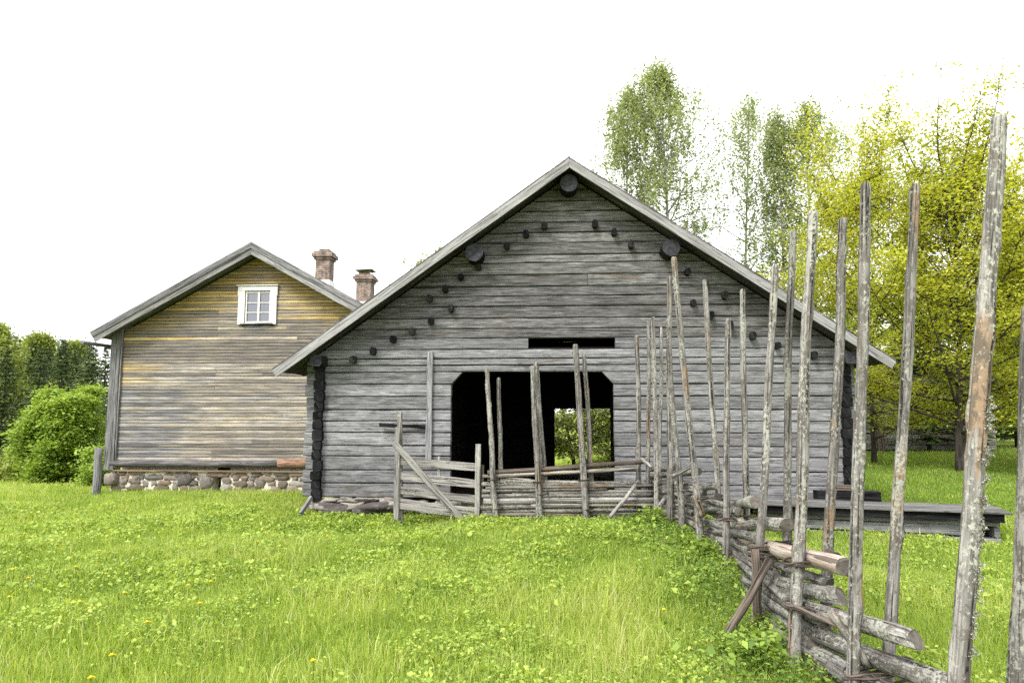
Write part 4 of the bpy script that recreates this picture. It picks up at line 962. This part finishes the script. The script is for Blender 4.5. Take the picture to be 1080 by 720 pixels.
# ---------------------------------------------------------------- meadow
rng = np.random.default_rng(11)
def inside_rect(X, Y, O, u, w, u0, u1, w0, w1):
    dx, dy = X-O.x, Y-O.y; a = dx*u.x+dy*u.y; b_ = dx*w.x+dy*w.y
    return (a > u0) & (a < u1) & (b_ > w0) & (b_ < w1)
def free(X, Y):
    bad = inside_rect(X, Y, BO, bu, bw, WL-.02, WR+.02, -.12, DEPTH+.2) | inside_rect(X, Y, HO, hu, hw, wl-.05, wr+.05, -.04, HL)
    bad |= inside_rect(X, Y, A, dx, dyv, -.02, PL-.05, .05, .85)
    return ~bad
def scatter(n, y0, y1, xm=1.2, xmin=-99, xmax=99):
    Y = y0+(y1-y0)*rng.random(n*3)**1.0; X = (rng.random(n*3)*2-1)*(.80*y1+xm); k = (np.abs(X) < .80*Y+xm) & free(X, Y) & (X > xmin) & (X < xmax)
    return X[k], Y[k]
def fnoise(X, Y, s, seed): return np.array([mnoise.noise((x*s+seed, y*s, seed*.7)) for x, y in zip(X, Y)])
def blades(X, Y, h, w, rn, lean=.45):
    N = len(X); Zg = ground(X, Y)-.01; az = rng.random(N)*6.283; ba = rng.random(N)*6.283
    b0 = np.stack([X, Y, Zg], 1); side = np.stack([np.cos(az), np.sin(az), np.zeros(N)], 1); bd = np.stack([np.cos(ba), np.sin(ba), np.zeros(N)], 1)
    le = (lean*np.abs(rng.normal(.6, .5, N)))[:, None]; h = h[:, None]; w = w[:, None]; up = np.array([0, 0, 1.])
    m_ = b0+up*h*.58+bd*h*le*.3; t = b0+up*h*(1-.18*le)+bd*h*le
    return np.stack([b0-side*w*.5, b0+side*w*.5, m_-side*w*.42, m_+side*w*.42, t-side*w*.06, t+side*w*.06], 1)
VV, RR = [], []
for (y0, y1, n, hm, wm) in ((2.6, 6, 44000, .10, .0058), (6, 9, 52000, .105, .0080), (9, 13.5, 60000, .11, .011), (13.5, 20, 60000, .15, .013), (20, 31, 34000, .14, .024)):
    X, Y = scatter(n, y0, y1); f1 = fnoise(X, Y, .55, 3); f2 = fnoise(X, Y, 1.9, 8); N = len(X)
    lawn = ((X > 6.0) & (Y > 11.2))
    h = hm*(1+.5*f1+.45*f2)*rng.uniform(.5, 1.35, N)
    fen = np.exp(-((X-np.interp(Y, [q[0] for q in fl], [q[1] for q in fl])-.1)/.4)**2)*(Y < 11.5); h *= 1-.25*fen
    h = np.where(lawn, h*.45, h)*(1-.35*ss(8, 10.5, Y)*(1-ss(2, 3, X)))
    tall = rng.random(N) < .035; h = np.where(tall & ~lawn, h*1.8, h)
    rn = np.clip(.5+.36*f1+.28*f2+.26*rng.normal(0, 1, N)-.15*fen-.42*lawn, 0, .93); rn = np.where(rng.random(N) < .025, .985, rn)  # mown lawn tone, lowered further to stand in for the maple's shade
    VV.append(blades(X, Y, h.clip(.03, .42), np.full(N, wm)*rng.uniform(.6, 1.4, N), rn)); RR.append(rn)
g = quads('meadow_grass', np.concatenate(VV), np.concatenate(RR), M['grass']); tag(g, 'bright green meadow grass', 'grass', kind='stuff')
# broad leaved weeds in patches
PP, SS, RN = [], [], []
for (y0, y1, n, sz) in ((2.8, 6, 60000, .021), (6, 9, 66000, .026), (9, 12.5, 60000, .033)):
    X, Y = scatter(n, y0, y1); f1 = fnoise(X, Y, .8, 21); f2 = fnoise(X, Y, 2.6, 31)
    fen = np.exp(-((X-np.interp(Y, [q[0] for q in fl], [q[1] for q in fl])+.25)/.45)**2)
    k = (f1+.5*f2+.7*fen+.35*(Y > 9)*(np.abs(X+.3) < 3.6)+rng.normal(0, .25, len(X))-3*((X > 6) & (Y > 11.2))) > .1; X, Y, f2, fen = X[k], Y[k], f2[k], fen[k]; N = len(X)
    Z_ = ground(X, Y)+rng.uniform(.015, .125, N)*(1+.5*f2)*(1+.5*fen); sz = sz*rng.lognormal(0, .35, N)[:, None].clip(.5, 2.2)
    PP.append(leafquads(np.stack([X, Y, Z_], 1), sz, N, .35, .66)); RN.append(np.clip(.55+.3*f2+.27*rng.normal(0, 1, N)-.36*fen, 0, 1))
g = quads('broadleaf_weeds', np.concatenate(PP), np.concatenate(RN), M['weed']); tag(g, 'broad leaved weeds growing through the meadow', 'weeds', kind='stuff')
# big leafy plants at the foot of the fence
random.seed(77)
def leafy_plant(px, py, label, n, hgt, lf):
    r = ray(px, py); d = EYE*r.y/-r.z; x = r.x/r.y*d; t = empty('leafy_plant', (x, d, gz(x, d)), label, 'plant'); mb = MB(); P = []
    for k in range(n):
        a = random.uniform(0, 6.28); L = hgt*random.uniform(.6, 1.1); sp_ = random.uniform(.15, .5)
        path = [Vector((0, 0, 0)), Vector((math.cos(a)*L*sp_*.4, math.sin(a)*L*sp_*.4, L*.55)), Vector((math.cos(a)*L*sp_, math.sin(a)*L*sp_, L*.9))]
        mb.tube(path, [.004, .003, .002], 4); 
        for q in range(5): P.append(path[2]+Vector((random.gauss(0, lf*.7), random.gauss(0, lf*.7), random.gauss(0, lf*.3))))
    mb.build('stem', M['weed'], t); P = np.array([tuple(p) for p in P]); quads('foliage', leafquads(P, lf, len(P), .6, .6), rng.random(len(P))*.7, M['weed'], t)
leafy_plant(800, 716, 'broad leafy plant at the bottom edge left of the nearest tied pole', 44, .26, .05)
leafy_plant(742, 600, 'leafy nettle clump against the foot of the fence rails', 40, .3, .05)
leafy_plant(690, 560, 'dark leafy plant at the far fence corner by the props', 44, .34, .055)
leafy_plant(770, 700, 'low leafy plant in front of the slanting brown prop', 34, .2, .045)
leafy_plant(722, 588, 'nettle clump in the grass before the tallest far pole', 34, .26, .045)
# dandelions
proto = None
spots = [(80, 596), (84, 637), (131, 628), (198, 622), (210, 643), (14, 598), (10, 628), (30, 606), (155, 660), (118, 690), (26, 560), (60, 575), (222, 618), (345, 566), (272, 575), (330, 700), (96, 712), (700, 640)]
for k, (px, py) in enumerate(spots):
    r = ray(px, py); zz = .15; d = (EYE-zz)*r.y/-r.z; x = r.x/r.y*d
    if proto is None:
        proto = empty('dandelion', (0, 0, 0), 'small yellow dandelion head in the meadow grass', 'flower', 'dandelions dotted through the meadow'); mb = MB(); mb.tube([(0, 0, 0), (.004, 0, .09), (0, 0, .165)], [.003]*3, 5); s1 = mb.build('stem', M['weed'], proto)
        N = 40; Pp = rng.normal(0, 1, (N, 3))*np.array([.007, .007, .003])+np.array([0, 0, .168]); s2 = quads('flower_head', leafquads(Pp, .017, N, .5), rng.random(N), M['flower'], proto); t = proto
    else:
        t = proto.copy(); COL.objects.link(t)
        for c in (s1, s2): cc = c.copy(); COL.objects.link(cc); cc.parent = t
    t.location = (x, d, gz(x, d))

# ---------------------------------------------------------------- light
SUN_EL, SUN_AZ = R(48), R(-145)        # high, behind the camera to the left
sun_d = bpy.data.lights.new('sun', 'SUN'); sun = bpy.data.objects.new('sun', sun_d); COL.objects.link(sun)
sun_d.energy = 1.4; sun_d.angle = R(14); sun_d.color = (1, .96, .90)
dirv = Vector((math.sin(SUN_AZ)*math.cos(SUN_EL), math.cos(SUN_AZ)*math.cos(SUN_EL), math.sin(SUN_EL)))
sun.rotation_euler = dirv.to_track_quat('Z', 'Y').to_euler(); sun.location = dirv*60
w = bpy.data.worlds.new('World'); scene.world = w; w.use_nodes = True
n = w.node_tree.nodes; l = w.node_tree.links; n.clear()
out = n.new('ShaderNodeOutputWorld'); bg = n.new('ShaderNodeBackground'); sky = n.new('ShaderNodeTexSky')
sky.sky_type = 'NISHITA'; sky.sun_disc = False; sky.sun_elevation = SUN_EL; sky.sun_rotation = SUN_AZ
sky.air_density = 1.0; sky.dust_density = 4; sky.ozone_density = 1
hs = n.new('ShaderNodeHueSaturation'); hs.inputs['Saturation'].default_value = .12; l.new(sky.outputs[0], hs.inputs['Color'])
mx = n.new('ShaderNodeMix'); mx.data_type = 'RGBA'; mx.inputs[0].default_value = .6
l.new(hs.outputs[0], mx.inputs[6]); mx.inputs[7].default_value = (8.0, 8.1, 8.3, 1)   # even white cloud cover
l.new(mx.outputs[2], bg.inputs[0]); bg.inputs[1].default_value = .12; l.new(bg.outputs[0], out.inputs[0])
vs = scene.view_settings; vs.view_transform = 'Standard'; vs.look = 'None'; vs.exposure = 1.75; vs.gamma = 1; vs.use_curve_mapping = False
scene.cycles.use_denoising = False
scene.cycles.max_bounces = 7; scene.cycles.diffuse_bounces = 4; scene.cycles.transmission_bounces = 4
